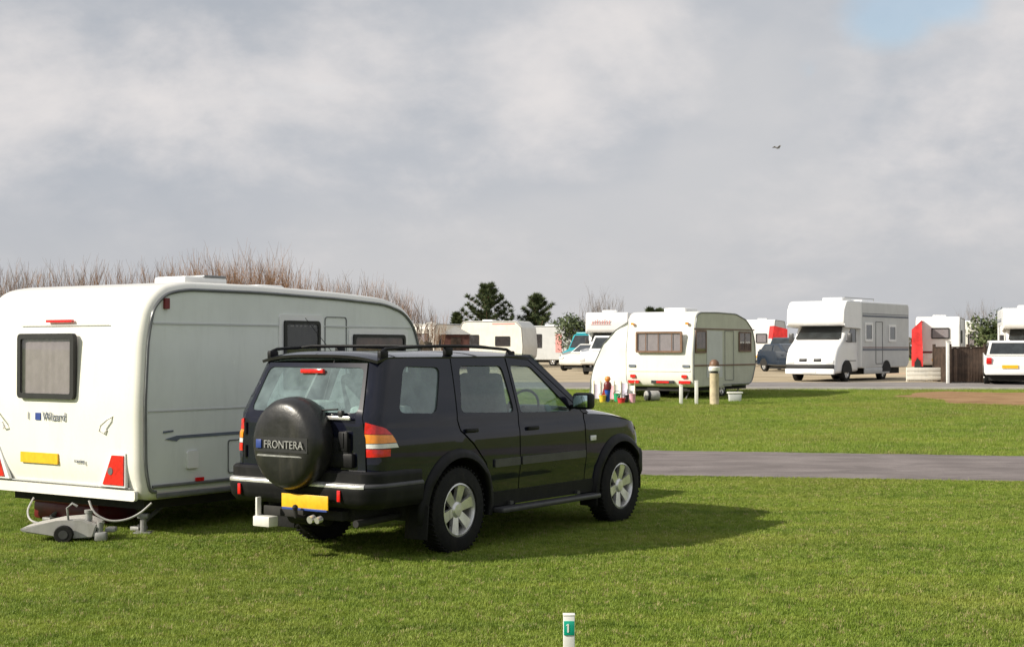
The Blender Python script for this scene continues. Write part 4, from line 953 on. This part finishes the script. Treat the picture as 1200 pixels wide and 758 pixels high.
def car(px, D, rz, label, prof, belt, paint, W=1.66, glass_=None, wheels=(.75, 3.3), r=.3, cat='car', name='parked_car', lamps=True, group='cars parked beyond the lawns'):
    """rear at local x=0, nose towards +x, right flank at y=0"""
    x, y, z = at(px, D); R = empty(name, (x, y, z), rz, label, cat, group)
    lower, cabin = prof
    pr = smooth_profile(lower, .12, 4); shell(R, pr, W, .09, paint, paint, None)
    cab = smooth_profile(cabin, .08, 3); n = len(cab); zb = min(p[1] for p in cab); zt = max(p[1] for p in cab)
    P_ = [Vector(p) for p in cab]; b = MB(); rows = []
    for s in (0, 1):
        rows.append([b.bm.verts.new((p.x, (.07+.13*(p.y-zb)/(zt-zb)) if s == 0 else W-(.07+.13*(p.y-zb)/(zt-zb)), p.y)) for p in P_])
    b.bm.faces.new(rows[0]); b.bm.faces.new(rows[1][::-1])
    for i in range(n): b.bm.faces.new((rows[0][i], rows[0][(i+1) % n], rows[1][(i+1) % n], rows[1][i]))
    b.build('cabin', paint, R, 35)
    x0, x1 = min(p[0] for p in cabin), max(p[0] for p in cabin)
    c = [Vector(p) for p in cabin]   # cabin: rear low, rear top, front top, front low
    for s, sg in ((0, -1), (1, 1)):
        def sp(p, sg=sg): f = .07+.13*(p[1]-zb)/(zt-zb)-.006; return Vector((p[0], f if sg < 0 else W-f, p[1]))
        m0 = (c[0].x+c[3].x)/2+.05
        rl, rt, ft, fl = c[0]+Vector((.22, .06)), c[1]+Vector((.12, -.07)), c[2]+Vector((-.10, -.07)), c[3]+Vector((-.22, .06))
        for a in ([rl, (m0-.05, rl.y), (m0-.05, rt.y), rt], [(m0+.04, rl.y), fl, ft, (m0+.04, ft.y)]):
            b = MB(); b.prism([sp(p) for p in a], (0, sg*.012, 0)); b.build('side_window', 'screenglass', R)
    for i, (a, e, nm) in enumerate(((c[0], c[1], 'rear_window'), (c[3], c[2], 'windscreen'))):
        t = (e-a); a2, e2 = a+t*.14, a+t*.86; nv = Vector((-t.y, 0, t.x)).normalized()*(1 if i == 0 else -1)
        f = lambda p: .07+.13*(p.y-zb)/(zt-zb)+.08
        b = MB(); b.prism([Vector((p.x, yy, p.y))+nv*.004 for p, yy in ((a2, f(a2)), (a2, W-f(a2)), (e2, W-f(e2)), (e2, f(e2)))], nv*.012); b.build(nm, 'screenglass', R)
    for cx in wheels:
        for s, sg in ((0, -1), (W, 1)):
            wheel(R, (cx, s-sg*.10, r), sg, r, .19, r*.62, 6, False)
            b = MB(); b.prism([(cx+(r+.06)*cos(pi*k/12), s+sg*.001, r+.02+(r+.05)*sin(pi*k/12)) for k in range(13)], (0, sg*.006, 0)); b.build('wheel_arch', 'under', R)
    if lamps:
        xb = min(p[0] for p in lower); xn = max(p[0] for p in lower)
        for yy in (.06, W-.24):
            b = MB(); b.box((xb+.03, yy+.09, belt-.16), (.10, .18, .22), None, .02); b.build('tail_light', 'red', R)
            b = MB(); b.box((xn-.05, yy+.09, .66), (.12, .26, .14), None, .03); b.build('headlight', 'clear', R)
        b = MB(); b.box((xb-.01, W/2, .62), (.02, .52, .11)); b.build('number_plate', 'plate', R)
        b = MB(); b.box((xb+.02, W/2, .42), (.16, W-.04, .16), None, .04); b.build('bumper', paint, R)
    b = MB(); b.bx(.2, max(p[0] for p in lower)-.2, .15, W-.15, .15, .32); b.build('underbody', 'under', R)
    return R
hatch = ([(.04, .30), (.0, .60), (.06, .92), (.35, .95), (2.6, .93), (3.55, .80), (3.72, .60), (3.70, .30), (2, .28)], [(.12, .93), (.52, 1.38), (1.95, 1.40), (2.72, .93)])
estate = ([(.04, .34), (.0, .62), (.06, .98), (.35, 1.0), (3.0, .99), (4.15, .86), (4.32, .62), (4.30, .34), (2, .30)], [(.08, .98), (.30, 1.50), (2.35, 1.52), (3.05, .98)])
tall4 = ([(.04, .45), (.0, .80), (.04, 1.05), (.3, 1.10), (2.9, 1.08), (4.0, 1.0), (4.2, .72), (4.18, .45), (2, .42)], [(.06, 1.06), (.14, 1.72), (2.15, 1.74), (2.75, 1.06)])

# dark cars beyond the far caravan
cr = car(893, 70, radians(-62), 'dark blue-green car seen nose-on between the far caravan and the tall motorhome', tall4, 1.05, 'darkcar'); cr.rotation_euler.z = radians(-118); cr.location = at(916, 80)
cr = car(905, 66, 0, 'dark blue saloon half hidden behind the front of the far caravan', hatch, .93, 'bluecar'); cr.rotation_euler.z = radians(-70); cr.location = at(886, 74)
# white hatchback at the right edge, seen from the rear
cr = car(1150, 47.6, radians(86), 'white hatchback seen from behind at the right edge of the picture', estate, .98, 'white'); cr.location = at(1214, 49.0); cr.rotation_euler.z = radians(74)
M2 = motorhome(1163, 58, 0, 'white motorhome whose luton cab rises behind the white hatchback'); M2.rotation_euler.z = pi/2-radians(16); place_corner(M2, 1240, 62)

# generic distant caravan (rear right corner at origin)
def small_caravan(px, D, theta, label, L_, W, H, rear_w, side_w, body='white', side='grey_siding', fl=.4, slope=.5, nose=.35, name='caravan', group='caravans in the distance', stripe=None):
    x, y, z = at(px, D); R = empty(name, (x, y, z), pi/2-radians(theta), label, 'caravan', group)
    prof = [(.06, fl), (.0, fl+.2), (0, H-.35), (.15, H-.05), (.4, H), (L_-slope, H-.02), (L_-.1, H-.4), (L_, 1.3), (L_-.05, fl+.25), (L_-nose, fl)]
    shell(R, smooth_profile(prof, .12, 3), W, .06, body, side, (.02, .5))
    for a in rear_w: window(R, 'rear', *a, base=-.012, frame='seal', inner='curtain', fw=.05)
    for a in side_w: window(R, 'side', *a, base=-.003, frame='seal', inner='dark_window', fw=.05)
    if stripe: on_side(R, 'side_stripe', .1, L_-.15, .95, 1.03, stripe, y=-.002, t=.012, r=0); on_rear(R, 'rear_stripe', .08, W-.08, .95, 1.03, stripe, x=.0, t=.02, r=0)
    for yy in (.1, W-.22): on_rear(R, 'tail_light', yy, yy+.12, .62, .80, 'red', x=.0, t=.03, r=.02)
    on_rear(R, 'number_plate', W/2-.26, W/2+.26, .58, .69, 'plate', x=.0, t=.02, r=.005)
    for yy in (.14, W-.14): wheel(R, (L_*.5, yy, .3), -1 if yy < 1 else 1, .3, .17, .18, 5, False)
    b = MB(); b.bx(.2, L_-.3, .2, W-.2, .25, fl+.01); b.build('chassis', 'under', R)
    b = MB(); b.box((L_*.35, W/2, H+.04), (.7, .6, .10), None, .03); b.build('roof_light', 'white', R)
    return R
# with the red awning
small_caravan(1125, 66, 20, 'white caravan with the red awning on its left side, behind the low cream wall', 4.6, 1.95, 2.62, [(.45, 1.25, 1.6, 2.1)], [(.8, 1.6, 1.4, 2.0)], stripe='wine')
A = empty('red_awning', (*at(1081.5, 65.6)[:2], gz(65.6)), pi/2-radians(20), 'bright red sloping awning on the left side of a white caravan', 'awning', None)
b = MB(); b.sheet([(0, .35), (.50, .35), (.48, 2.0), (.05, 2.42)], [], lambda yy, zz: Vector((.02*sin(zz*6)+.02*sin(yy*12), yy, zz)), .12); b.build('end_wall', 'redfab', A, 60, solid=.01)
b = MB(); b.grid(lambda u, v: Vector((2.6*u, .05+.44*v, 2.43-.42*v-.04*sin(u*9)**2)), 14, 5); b.build('roof', 'redfab', A, 60, solid=.01)
b = MB(); b.grid(lambda u, v: Vector((2.6*u, .49, .35+1.64*v)), 10, 5); b.build('outer_wall', 'redfab', A, 60, solid=.01)
b = MB(); b.prism([(-.03, .08, .0), (-.03, .40, .0), (-.03, .34, .85), (-.03, .12, .60)], (.02, 0, 0)); b.build('door_flap', 'seal', A)
# low cream slatted wall, white post and the dark board screen
def screens():
    x, y, z = at(1062, 51.9); x2 = at(1110, 51.9)[0]; R = empty('low_wall', (x, y, z), 0, 'low cream wall of three planks in front of the red awning', 'wall'); Ln = x2-x
    for k in range(3):
        b = MB(); b.box((Ln/2, 0, .14+k*.15), (Ln, .05, .138), None, .008); b.build('plank', 'cream', R)
    for k in range(3):
        b = MB(); b.box((.05+(Ln-.1)*k/2, .06, .25), (.08, .07, .5), None, .006); b.build('post', 'cream', R)
    x, y, z = at(1110.5, 50.6); b = MB(); b.box((0, 0, .72), (.10, .10, 1.44), None, .01); b.box((0, 0, 1.45), (.12, .12, .03), None, .006)
    tag(b.build('gate_post', 'postwhite', loc=(x, y, z)), 'tall white post at the left end of the dark board screen', 'post')
    x, y, z = at(1113, 50.8); x2 = at(1154, 50.8)[0]; Ln = x2-x; rnd = random.Random(4)
    R = empty('board_screen', (x, y, z), 0, 'dark brown enclosure of upright boards between the cream wall and the white hatchback', 'fence')
    n = 12
    for q in range(4):
        c0, c1 = [((0, 0), (Ln, 0)), ((Ln, 0), (Ln, 1.9)), ((Ln, 1.9), (0, 1.9)), ((0, 1.9), (0, 0))][q]
        b = MB(); n = 12 if q % 2 == 0 else 16; d = (Vector(c1)-Vector(c0)); an = atan2(d.y, d.x)
        for k in range(n):
            p = Vector(c0)+d*(k+.5)/n; h = 1.2+rnd.uniform(-.015, .02)
            b.box((p.x, p.y, h/2+.03), (d.length/n-.008, .022, h), Matrix.Rotation(an, 4, 'Z') @ Matrix.Rotation(rnd.uniform(-.006, .006), 4, 'Y'), .003)
        b.build('board_panel', 'wood_dark', R)
        b = MB(); b.box((c0[0], c0[1], .68), (.10, .10, 1.36), None, .008); b.build('post', 'wood_dark', R)
        b = MB(); m_ = (Vector(c0)+Vector(c1))/2; b.box((m_.x, m_.y, 1.25), (d.length, .06, .04), Matrix.Rotation(an, 4, 'Z')); b.build('rail', 'wood_dark', R)
screens()

# left of the far caravan: pale vans, the teal van and the cars in front of them
R = small_caravan(604, 84, 68, 'long cream caravan with a red roof line above the roof of the black car', 4.3, 2.2, 2.85, [(.5, 1.7, 1.5, 2.1)], [(.5, 1.3, 1.3, 2.0), (2.4, 3.4, 1.3, 1.9)], 'white_old', 'cream')
R.location = at(539, 90); R.rotation_euler.z = radians(-24)
on_side(R, 'roof_stripe', 2.2, 3.7, 2.62, 2.70, 'pinkletter', y=-.003, t=.012, r=0)
R = small_caravan(660, 96, 60, 'pale grey caravan with a red door panel right of the cream caravan', 3.9, 2.2, 2.65, [(.5, 1.7, 1.5, 2.1)], [(.4, 1.2, 1.2, 2.1)], 'grey_siding', 'grey_siding')
R.location = at(616, 96); R.rotation_euler.z = radians(-28)
on_side(R, 'door_panel', 2.2, 2.65, .9, 2.1, 'pinkletter', y=-.003, t=.012, r=.03)
R = small_caravan(500, 78, 30, 'white caravan with dark end window at the front end of the large caravan', 4.2, 2.1, 2.75, [(.4, 1.7, 1.4, 2.1)], [(.5, 1.3, 1.4, 2.0)], 'white_old', 'cream', group='caravans in the distance')
R.location = at(509, 92)
# little red-brown shed
R = empty('shed', at(518, 82), radians(4), 'low red-brown shed with a pale ridge between two pale caravans', 'shed')
b = MB(); b.bx(0, 1.55, 0, 2.4, 0, 1.95); b.build('wall', 'brick', R)
b = MB(); b.prism([(-.1, -.12, 1.95), (.78, -.12, 2.42), (1.65, -.12, 1.95)], (0, 2.7, 0)); b.build('roof', 'grey_siding', R)
b = MB(); b.bx(.5, 1.05, -.03, 0, .05, 1.8); b.build('door', 'wood_dark', R)

def van(px, D, rz, label, paint, H=2.1, L_=4.6, group='vans parked on the gravel yard', second=None):
    x, y, z = at(px, D); R = empty('parked_van', (x, y, z), rz, label, 'van', group); W = 1.8
    prof = [(.0, .40), (.0, H-.12), (.15, H), (L_-1.5, H), (L_-.85, 1.15), (L_-.1, .95), (L_, .6), (L_-.02, .38), (2, .36)]
    shell(R, smooth_profile(prof, .12, 4), W, .08, paint, second or paint, None)
    a, c = Vector((L_-1.42, H-.08)), Vector((L_-.88, 1.2)); t = c-a; nv = Vector((-t.y, 0, t.x)).normalized(); nv = nv if nv.z > 0 else -nv
    b = MB(); b.prism([Vector((a.x, .14, a.y)), Vector((a.x, W-.14, a.y)), Vector((c.x, W-.10, c.y)), Vector((c.x, .10, c.y))], nv*.02); b.build('windscreen', 'screenglass', R)
    for s, sg in ((0, -1), (W, 1)):
        for q in ([(L_-1.95, 1.2), (L_-1.05, 1.2), (L_-1.5, H-.18), (L_-1.95, H-.18)], [(.3, 1.2), (L_-2.1, 1.2), (L_-2.1, H-.18), (.3, H-.18)]):
            b = MB(); b.prism([(p[0], s+sg*.001, p[1]) for p in q], (0, sg*.012, 0)); b.build('side_window', 'screenglass', R)
        b = MB(); b.prism([(.05, s+sg*.001, 1.0), (L_-.4, s+sg*.001, .92), (L_-.4, s+sg*.001, .97), (.05, s+sg*.001, 1.06)], (0, sg*.010, 0)); b.build('side_stripe', 'seal', R)
        for cx in (.85, L_-.85): wheel(R, (cx, s-sg*.1, .32), sg, .32, .19, .2, 5, False)
    for s in (.2, W-.2):
        b = MB(); b.box((L_-.02, s, .72), (.08, .28, .16), None, .03); b.build('headlight', 'clear', R)
        b = MB(); b.box((0, s-.0, .95), (.05, .12, .35), None, .02); b.build('tail_light', 'red', R)
    b = MB(); b.bx(.2, L_-.2, .15, W-.15, .2, .38); b.build('underbody', 'under', R)
    return R
R = van(668, 78, radians(-60), 'teal camper van with a white stripe left of the awning', 'teal', 1.95, 3.7); R.location = at(693, 83); R.rotation_euler.z = radians(-120)
on_side(R, 'white_band', .1, 2.7, 1.05, 1.22, 'white', y=-.014, t=.01, r=0)
b = MB(); b.box((1.2, .9, 2.0), (2.0, 1.5, .12), None, .05); b.build('pop_up_roof', 'teal', R)
cr = car(680, 62, 0, 'tall white car nearest the left edge of the awning', tall4, 1.05, 'white'); cr.location = at(706, 68); cr.rotation_euler.z = radians(-108)
cr = car(665, 66, 0, 'white hatchback behind the tall white car by the awning', hatch, .93, 'white_old'); cr.location = at(700, 78); cr.rotation_euler.z = radians(-126)
# big white luton behind
M3 = motorhome(735, 76, 0, 'white motorhome with faded red lettering high on its overcab, behind the awning', 6.0, 2.3, 3.15, extra=False); M3.rotation_euler.z = pi/2-radians(10); place_corner(M3, 735, 78)
b = MB()
for k in range(8):                                                  # faded script, too worn to read
    yy = 1.95-k*.13; b.prism([(.40, yy, 2.50), (.40, yy-.05, 2.50), (.40, yy-.09, 2.64+.04*(k % 3)), (.40, yy-.04, 2.64+.04*(k % 3))], (-.012, 0, 0))
b.bx(.389, .40, .92, 2.0, 2.44, 2.465); b.build('script_decal', 'pinkletter', M3)
# right of the far caravan behind the dark cars
R = small_caravan(905, 92, 20, 'white caravan with a small dark window above the dark cars', 4.2, 2.0, 3.0, [(.5, 1.2, 1.5, 2.1)], [(.8, 1.6, 1.4, 2.0)], stripe=None); R.location = at(908, 92)
b = MB(); b.prism([(0, 0, 1.75), (.9, 0, 1.75), (.9, 0, 2.3), (.1, 0, 2.5)], (0, 1.4, 0)); b.prism([(0, .1, 0), (.06, .1, 0), (.06, .1, 1.8), (0, .1, 1.8)], (0, .06, 0)); b.prism([(.84, .1, 0), (.9, .1, 0), (.9, .1, 1.8), (.84, .1, 1.8)], (0, .06, 0))
tag(b.build('red_canopy', 'redfab', loc=at(905, 86)), 'small red canopy left of the tall motorhome', 'canopy')
# pale tent gable and caravan beyond the screen
R = small_caravan(1150, 84, 20, 'pale peaked caravan beyond the dark board screen', 4.0, 1.6, 2.7, [(.3, .7, 1.3, 2.0)], [(.8, 1.6, 1.4, 2.0)], 'white_old'); R.location = at(1149, 84)

# ------------------------------------------------------------------ vegetation
M['bark'] = mat('bare_twigs', (.24, .145, .09), .9, 0, .3, 3)
M['bark_red'] = mat('red_brown_twigs', (.28, .165, .095), .9, 0, .3, 3)
M['bark_grey'] = mat('grey_twigs', (.20, .165, .14), .9, 0, .3, 3)
def leafmat(name, a, b_):
    global nt
    m = bpy.data.materials.new(name); m.use_nodes = True; nt = m.node_tree; nt.nodes.clear()
    p = N('ShaderNodeBsdfPrincipled'); o = N('ShaderNodeOutputMaterial'); L(p.outputs[0], o.inputs[0])
    t = N('ShaderNodeTexCoord'); L(ramp(noise(3, 5, .7, (0, 0, 0), 0, t.outputs['Object']), [(.35, a), (.65, b_)]), p.inputs['Base Color']); p.inputs['Roughness'].default_value = .7
    return m
M['needle'] = leafmat('pine_needles', (.03, .05, .017), (.09, .115, .035)); M['hedge'] = leafmat('hedge_leaves', (.03, .055, .012), (.09, .11, .03))
def twig(b, p, d, ln, r, rnd, depth, spread=.35, up=.25):
    n = 3; pts = [p]; dd = d.normalized()
    for k in range(n):
        dd = (dd+Vector((rnd.gauss(0, .12), rnd.gauss(0, .12), up*.3))).normalized(); pts.append(pts[-1]+dd*ln/n)
    b.tube(pts, r, 3, r*.45)
    if depth > 0:
        for k in range(rnd.randint(3, 5)):
            t = rnd.uniform(.25, 1); i = min(int(t*n), n-1); q = pts[i].lerp(pts[i+1], t*n-i)
            nd = (dd+Vector((rnd.gauss(0, spread), rnd.gauss(0, spread), up))).normalized(); twig(b, q, nd, ln*rnd.uniform(.4, .65), r*.55, rnd, depth-1, spread, up)
def bare_shrub(seed, h, w_, m, stems=16, kind='bare_shrub'):
    rnd = random.Random(seed); R = empty(kind, (0, 0, 0)); b = MB(); c = MB()
    for k in range(stems):
        a = rnd.random()*2*pi; rr = rnd.random()**.5*w_*.5; base = Vector((cos(a)*rr*.5, sin(a)*rr*.5, 0)); lean = Vector((cos(a)*rr*.35, sin(a)*rr*.35, h*.55)); hh = h*rnd.uniform(.6, 1.0)
        b.tube([base, base+lean*.25, base+lean*.5], .035, 4, .02)
        twig(c, base+lean*.45, lean+Vector((0, 0, h*.35)), hh*.62, .02, rnd, 2, .3, .35)
    b.build('stems', m, R, 60); tw = c.build('twigs', m, R, 0, recalc=False); zs = sorted(v.co.z for v in tw.data.vertices); R['top'] = zs[int(len(zs)*.985)]; return R
protos = {}
def shrub_row(px, D, h, key, label, sc=1.0, group='leafless shrubs behind the large caravan', name='bare_shrub', w_=2.6, m='bark_red', stems=16):
    first = key not in protos
    if first: protos[key] = bare_shrub(hash(key) % 97 if isinstance(key, str) else key, 4.5, w_, m, stems, name); o = protos[key]
    else: o = copy_tree(protos[key])
    s_ = h/protos[key]['top']; o.location = at(px, D); o.rotation_euler.z = (px*37 % 628)/100; o.scale = (s_*sc, s_*sc, s_); tag(o, label, 'shrub', group); return o
rnd = random.Random(11)
n_sh = 0
tops = [(-40, 306), (0, 305), (60, 308), (110, 304), (160, 310), (205, 306), (250, 297), (300, 300), (340, 308), (375, 322), (405, 318), (440, 326), (480, 340), (510, 358)]
def top_at(px):
    for (a, u), (c, v) in zip(tops, tops[1:]):
        if a <= px <= c: return u+(v-u)*(px-a)/(c-a)
    return 360
dens_px = [-30, -12, 6, 24, 44, 60, 78, 98, 118, 140, 158, 176, 192, 206, 218, 230, 242, 254, 266, 278, 290, 302, 314, 326, 338, 350, 364, 380, 397, 410, 424, 438, 452, 466, 480, 494, 508]
count = [0, 0, 0]; ORD = 'first second third fourth fifth sixth seventh eighth ninth tenth eleventh twelfth thirteenth fourteenth fifteenth sixteenth'.split()
for i, px in enumerate(dens_px):
    D = 60+px*.045+rnd.uniform(-3, 3); ty = top_at(px)+rnd.uniform(4, 13); h = (HOR-ty)*D/FPX+CAMH-gz(D)
    m_ = 'bark_red' if 200 < px < 370 or i % 3 == 0 else ('bark' if i % 2 else 'bark_grey')
    dense = 200 < px < 350
    zone = 1 if dense else (2 if px > 350 else 0); count[zone] += 1; o_ = ORD[count[zone]-1]
    side_ = (f'thin leafless shrub above the large caravan\'s rear, {o_} from the left edge', f'dense rust-brown leafless shrub near the roof light, {o_} of them from the left', f'thin leafless shrub above the large caravan\'s front half, {o_} of them from the left')[zone]
    shrub_row(px, D, h, (1 if dense else 4)+i % 3+(0 if m_ != 'bark_red' else 10), side_, 1.0, 'leafless shrubs behind the large caravan', m=m_, stems=38 if dense else 20)
for px, D, h, lab in ((693, 100, 4.7, 'grey leafless shrub above the left of the lettered overcab'), (707, 102, 4.9, 'grey leafless shrub above the middle of the lettered overcab'), (722, 99, 4.6, 'grey leafless shrub above the right of the lettered overcab'), (1130, 96, 3.9, 'leafless grey tree left of the green hedge'), (1147, 98, 4.1, 'second leafless grey tree touching the green hedge')):
    shrub_row(px, D, h, 30+(px > 1000), lab, .9, 'leafless trees on the skyline', 'bare_tree', 2.6, 'bark_grey', 20)
def pine(seed, px, D, h, w_, label, group='pines on the skyline', name='pine_tree'):
    rnd = random.Random(seed); R = empty(name, at(px, D), rnd.random()*6, label, 'pine', group)
    b = MB(); b.tube([(0, 0, 0), (.05, 0, h*.4), (-.04, .03, h*.75), (0, 0, h*.97)], .13, 7, .02); b.build('trunk', 'bark', R)
    c = MB(); lb = MB(); z = h*.22
    while z < h*.98:
        f = (z/h); R_ = w_*.56*(1-((f-.2)/.8)**1.2)*rnd.uniform(.7, 1.25)+.10; k = rnd.randint(4, 6); a0 = rnd.random()*6
        for q in range(k):
            a = a0+2*pi*q/k+rnd.uniform(-.4, .4); rr = R_*rnd.uniform(.55, 1.1); tip = Vector((cos(a)*rr, sin(a)*rr, z+rr*rnd.uniform(.35, .75))); lb.tube([(0, 0, z-.1), tip*.5+Vector((0, 0, z*.5-.08)), tip], .03, 4, .012)
            for t in [i/5 for i in range(1, 6)]:
                cc = Vector((0, 0, z-.1)).lerp(tip, t)+Vector((rnd.gauss(0, .05), rnd.gauss(0, .05), .05))
                for _ in range(60):
                    d = Vector((rnd.gauss(0, 1), rnd.gauss(0, 1), rnd.gauss(.9, .8))).normalized(); ln = rnd.uniform(.2, .42); sd = d.cross(Vector((rnd.random(), rnd.random(), .3))).normalized()*.03
                    v = [c.bm.verts.new(x_) for x_ in (cc-sd, cc+sd, cc+d*ln)]; c.bm.faces.new(v)
        z += h*.08
    lb.build('branches', 'bark', R, 60); c.build('needles', 'needle', R, 0, recalc=False); return R
pine(1, 571, 100, 5.5, 4.6, 'taller left pine with open upturned branches above the cream caravan')
pine(2, 629, 101, 4.9, 3.9, 'smaller right pine above the gap between cream and grey caravans')
pine(3, 536, 104, 3.6, 1.3, 'small young pine at the left of the taller pine')
pine(4, 762, 104, 3.95, 1.2, 'tiny pine tip left of two above the far caravan roof'); pine(5, 773, 104, 3.9, 1.0, 'tiny pine tip right of two above the far caravan roof')
def bush(seed, px, D, h, w_, label, m='needle', cat='bush', group='dark bushes behind the vans', dp=1.4):
    rnd = random.Random(seed); R = empty('bush', at(px, D), 0, label, cat, group); c = MB(); b = MB()
    lobes = [(Vector((rnd.uniform(-.5, .5)*w_*.75, rnd.uniform(-.5, .5)*dp, h*rnd.uniform(.3, .78))), rnd.uniform(.16, .30)*h) for _ in range(max(8, int(w_*4)))]
    for p, r in lobes:
        b.tube([(p.x*.6, p.y*.6, 0), p*.6, p], .03, 4, .012)
        for _ in range(260):
            d = Vector((rnd.gauss(0, 1), rnd.gauss(0, 1), rnd.gauss(0, 1))).normalized(); q = p+d*r*rnd.uniform(.5, 1.15); q.z = max(q.z, .05)
            u = Vector((rnd.gauss(0, 1), rnd.gauss(0, 1), rnd.gauss(0, 1))).normalized()*.13; w2 = u.cross(d)*1.0
            v = [c.bm.verts.new(x_) for x_ in (q-u, q+w2*.6, q+u, q-w2*.6)]; c.bm.faces.new(v)
    b.build('stems', 'bark', R, 60); c.build('leaves', m, R, 0, recalc=False)
bush(1, 600, 98, 3.1, 3.6, 'dark bush between the two pines'); bush(2, 655, 97, 3.35, 2.6, 'dark bush right of the smaller pine'); bush(3, 672, 95, 3.5, 1.8, 'dark bush against the left of the lettered motorhome')
bush(7, 548, 99, 2.9, 2.6, 'low dark bush under the left side of the taller pine')
bush(4, 1160, 84, 3.1, 1.7, 'yellow-green hedge bush left of the luton cab', 'hedge', group=None); bush(5, 1184, 90, 3.5, 1.6, 'dark bush tip above the luton cab roof')
# far line of hedge that closes the horizon
def far_hedge(x0_, x1_, D, h, seed):
    rnd = random.Random(seed); c = MB(); n = int((x1_-x0_)*55)
    for _ in range(n):
        x = rnd.uniform(x0_, x1_); hh = h*(.75+.25*sin(x*.21)+.15*sin(x*.53+1)); q = Vector((x, D+rnd.uniform(-1.2, 1.2), gz(D)+rnd.random()**.8*hh))
        u = Vector((rnd.gauss(0, 1), rnd.gauss(0, .5), rnd.gauss(0, 1))).normalized()*.28; w2 = u.cross(Vector((rnd.gauss(0, .4), 1, rnd.gauss(0, .4)))).normalized()*.16
        c.bm.faces.new([c.bm.verts.new(p) for p in (q-u, q+w2, q+u, q-w2)])
    return c.build('hedge', 'bark_hedge', None, 0, recalc=False)
M['bark_hedge'] = leafmat('winter_hedge', (.05, .045, .03), (.13, .10, .07))
tag(far_hedge(-34, -4.2, 74, 3.6, 5), 'tangled leafless undergrowth behind the large caravan', 'undergrowth', kind='stuff')
tag(far_hedge(-75, 110, 150, 2.6, 3), 'far-off brownish hedge line closing the fields behind the caravans', 'hedge', kind='stuff')
# bird
R = empty('bird', ((912-600)/FPX*60, 60, CAMH+(HOR-173)/FPX*60), .6, 'small dark bird flying in the grey sky', 'bird')
b = MB(); b.lathe([(.0001, -.2), (.035, -.12), (.06, 0), (.045, .1), (.03, .15), (.0001, .2)], (0, 0, 0), (1, 0, .1), 10); b.build('body', 'bird', R)
R.scale = (.7,)*3
for s in (1, -1):
    b = MB(); b.prism([(.08, 0, .02), (-.06, 0, .02), (-.05, s*.22, .12), (-.10, s*.36, .03), (.02, s*.26, .13)], (0, 0, .012)); b.build('wing', 'bird', R)
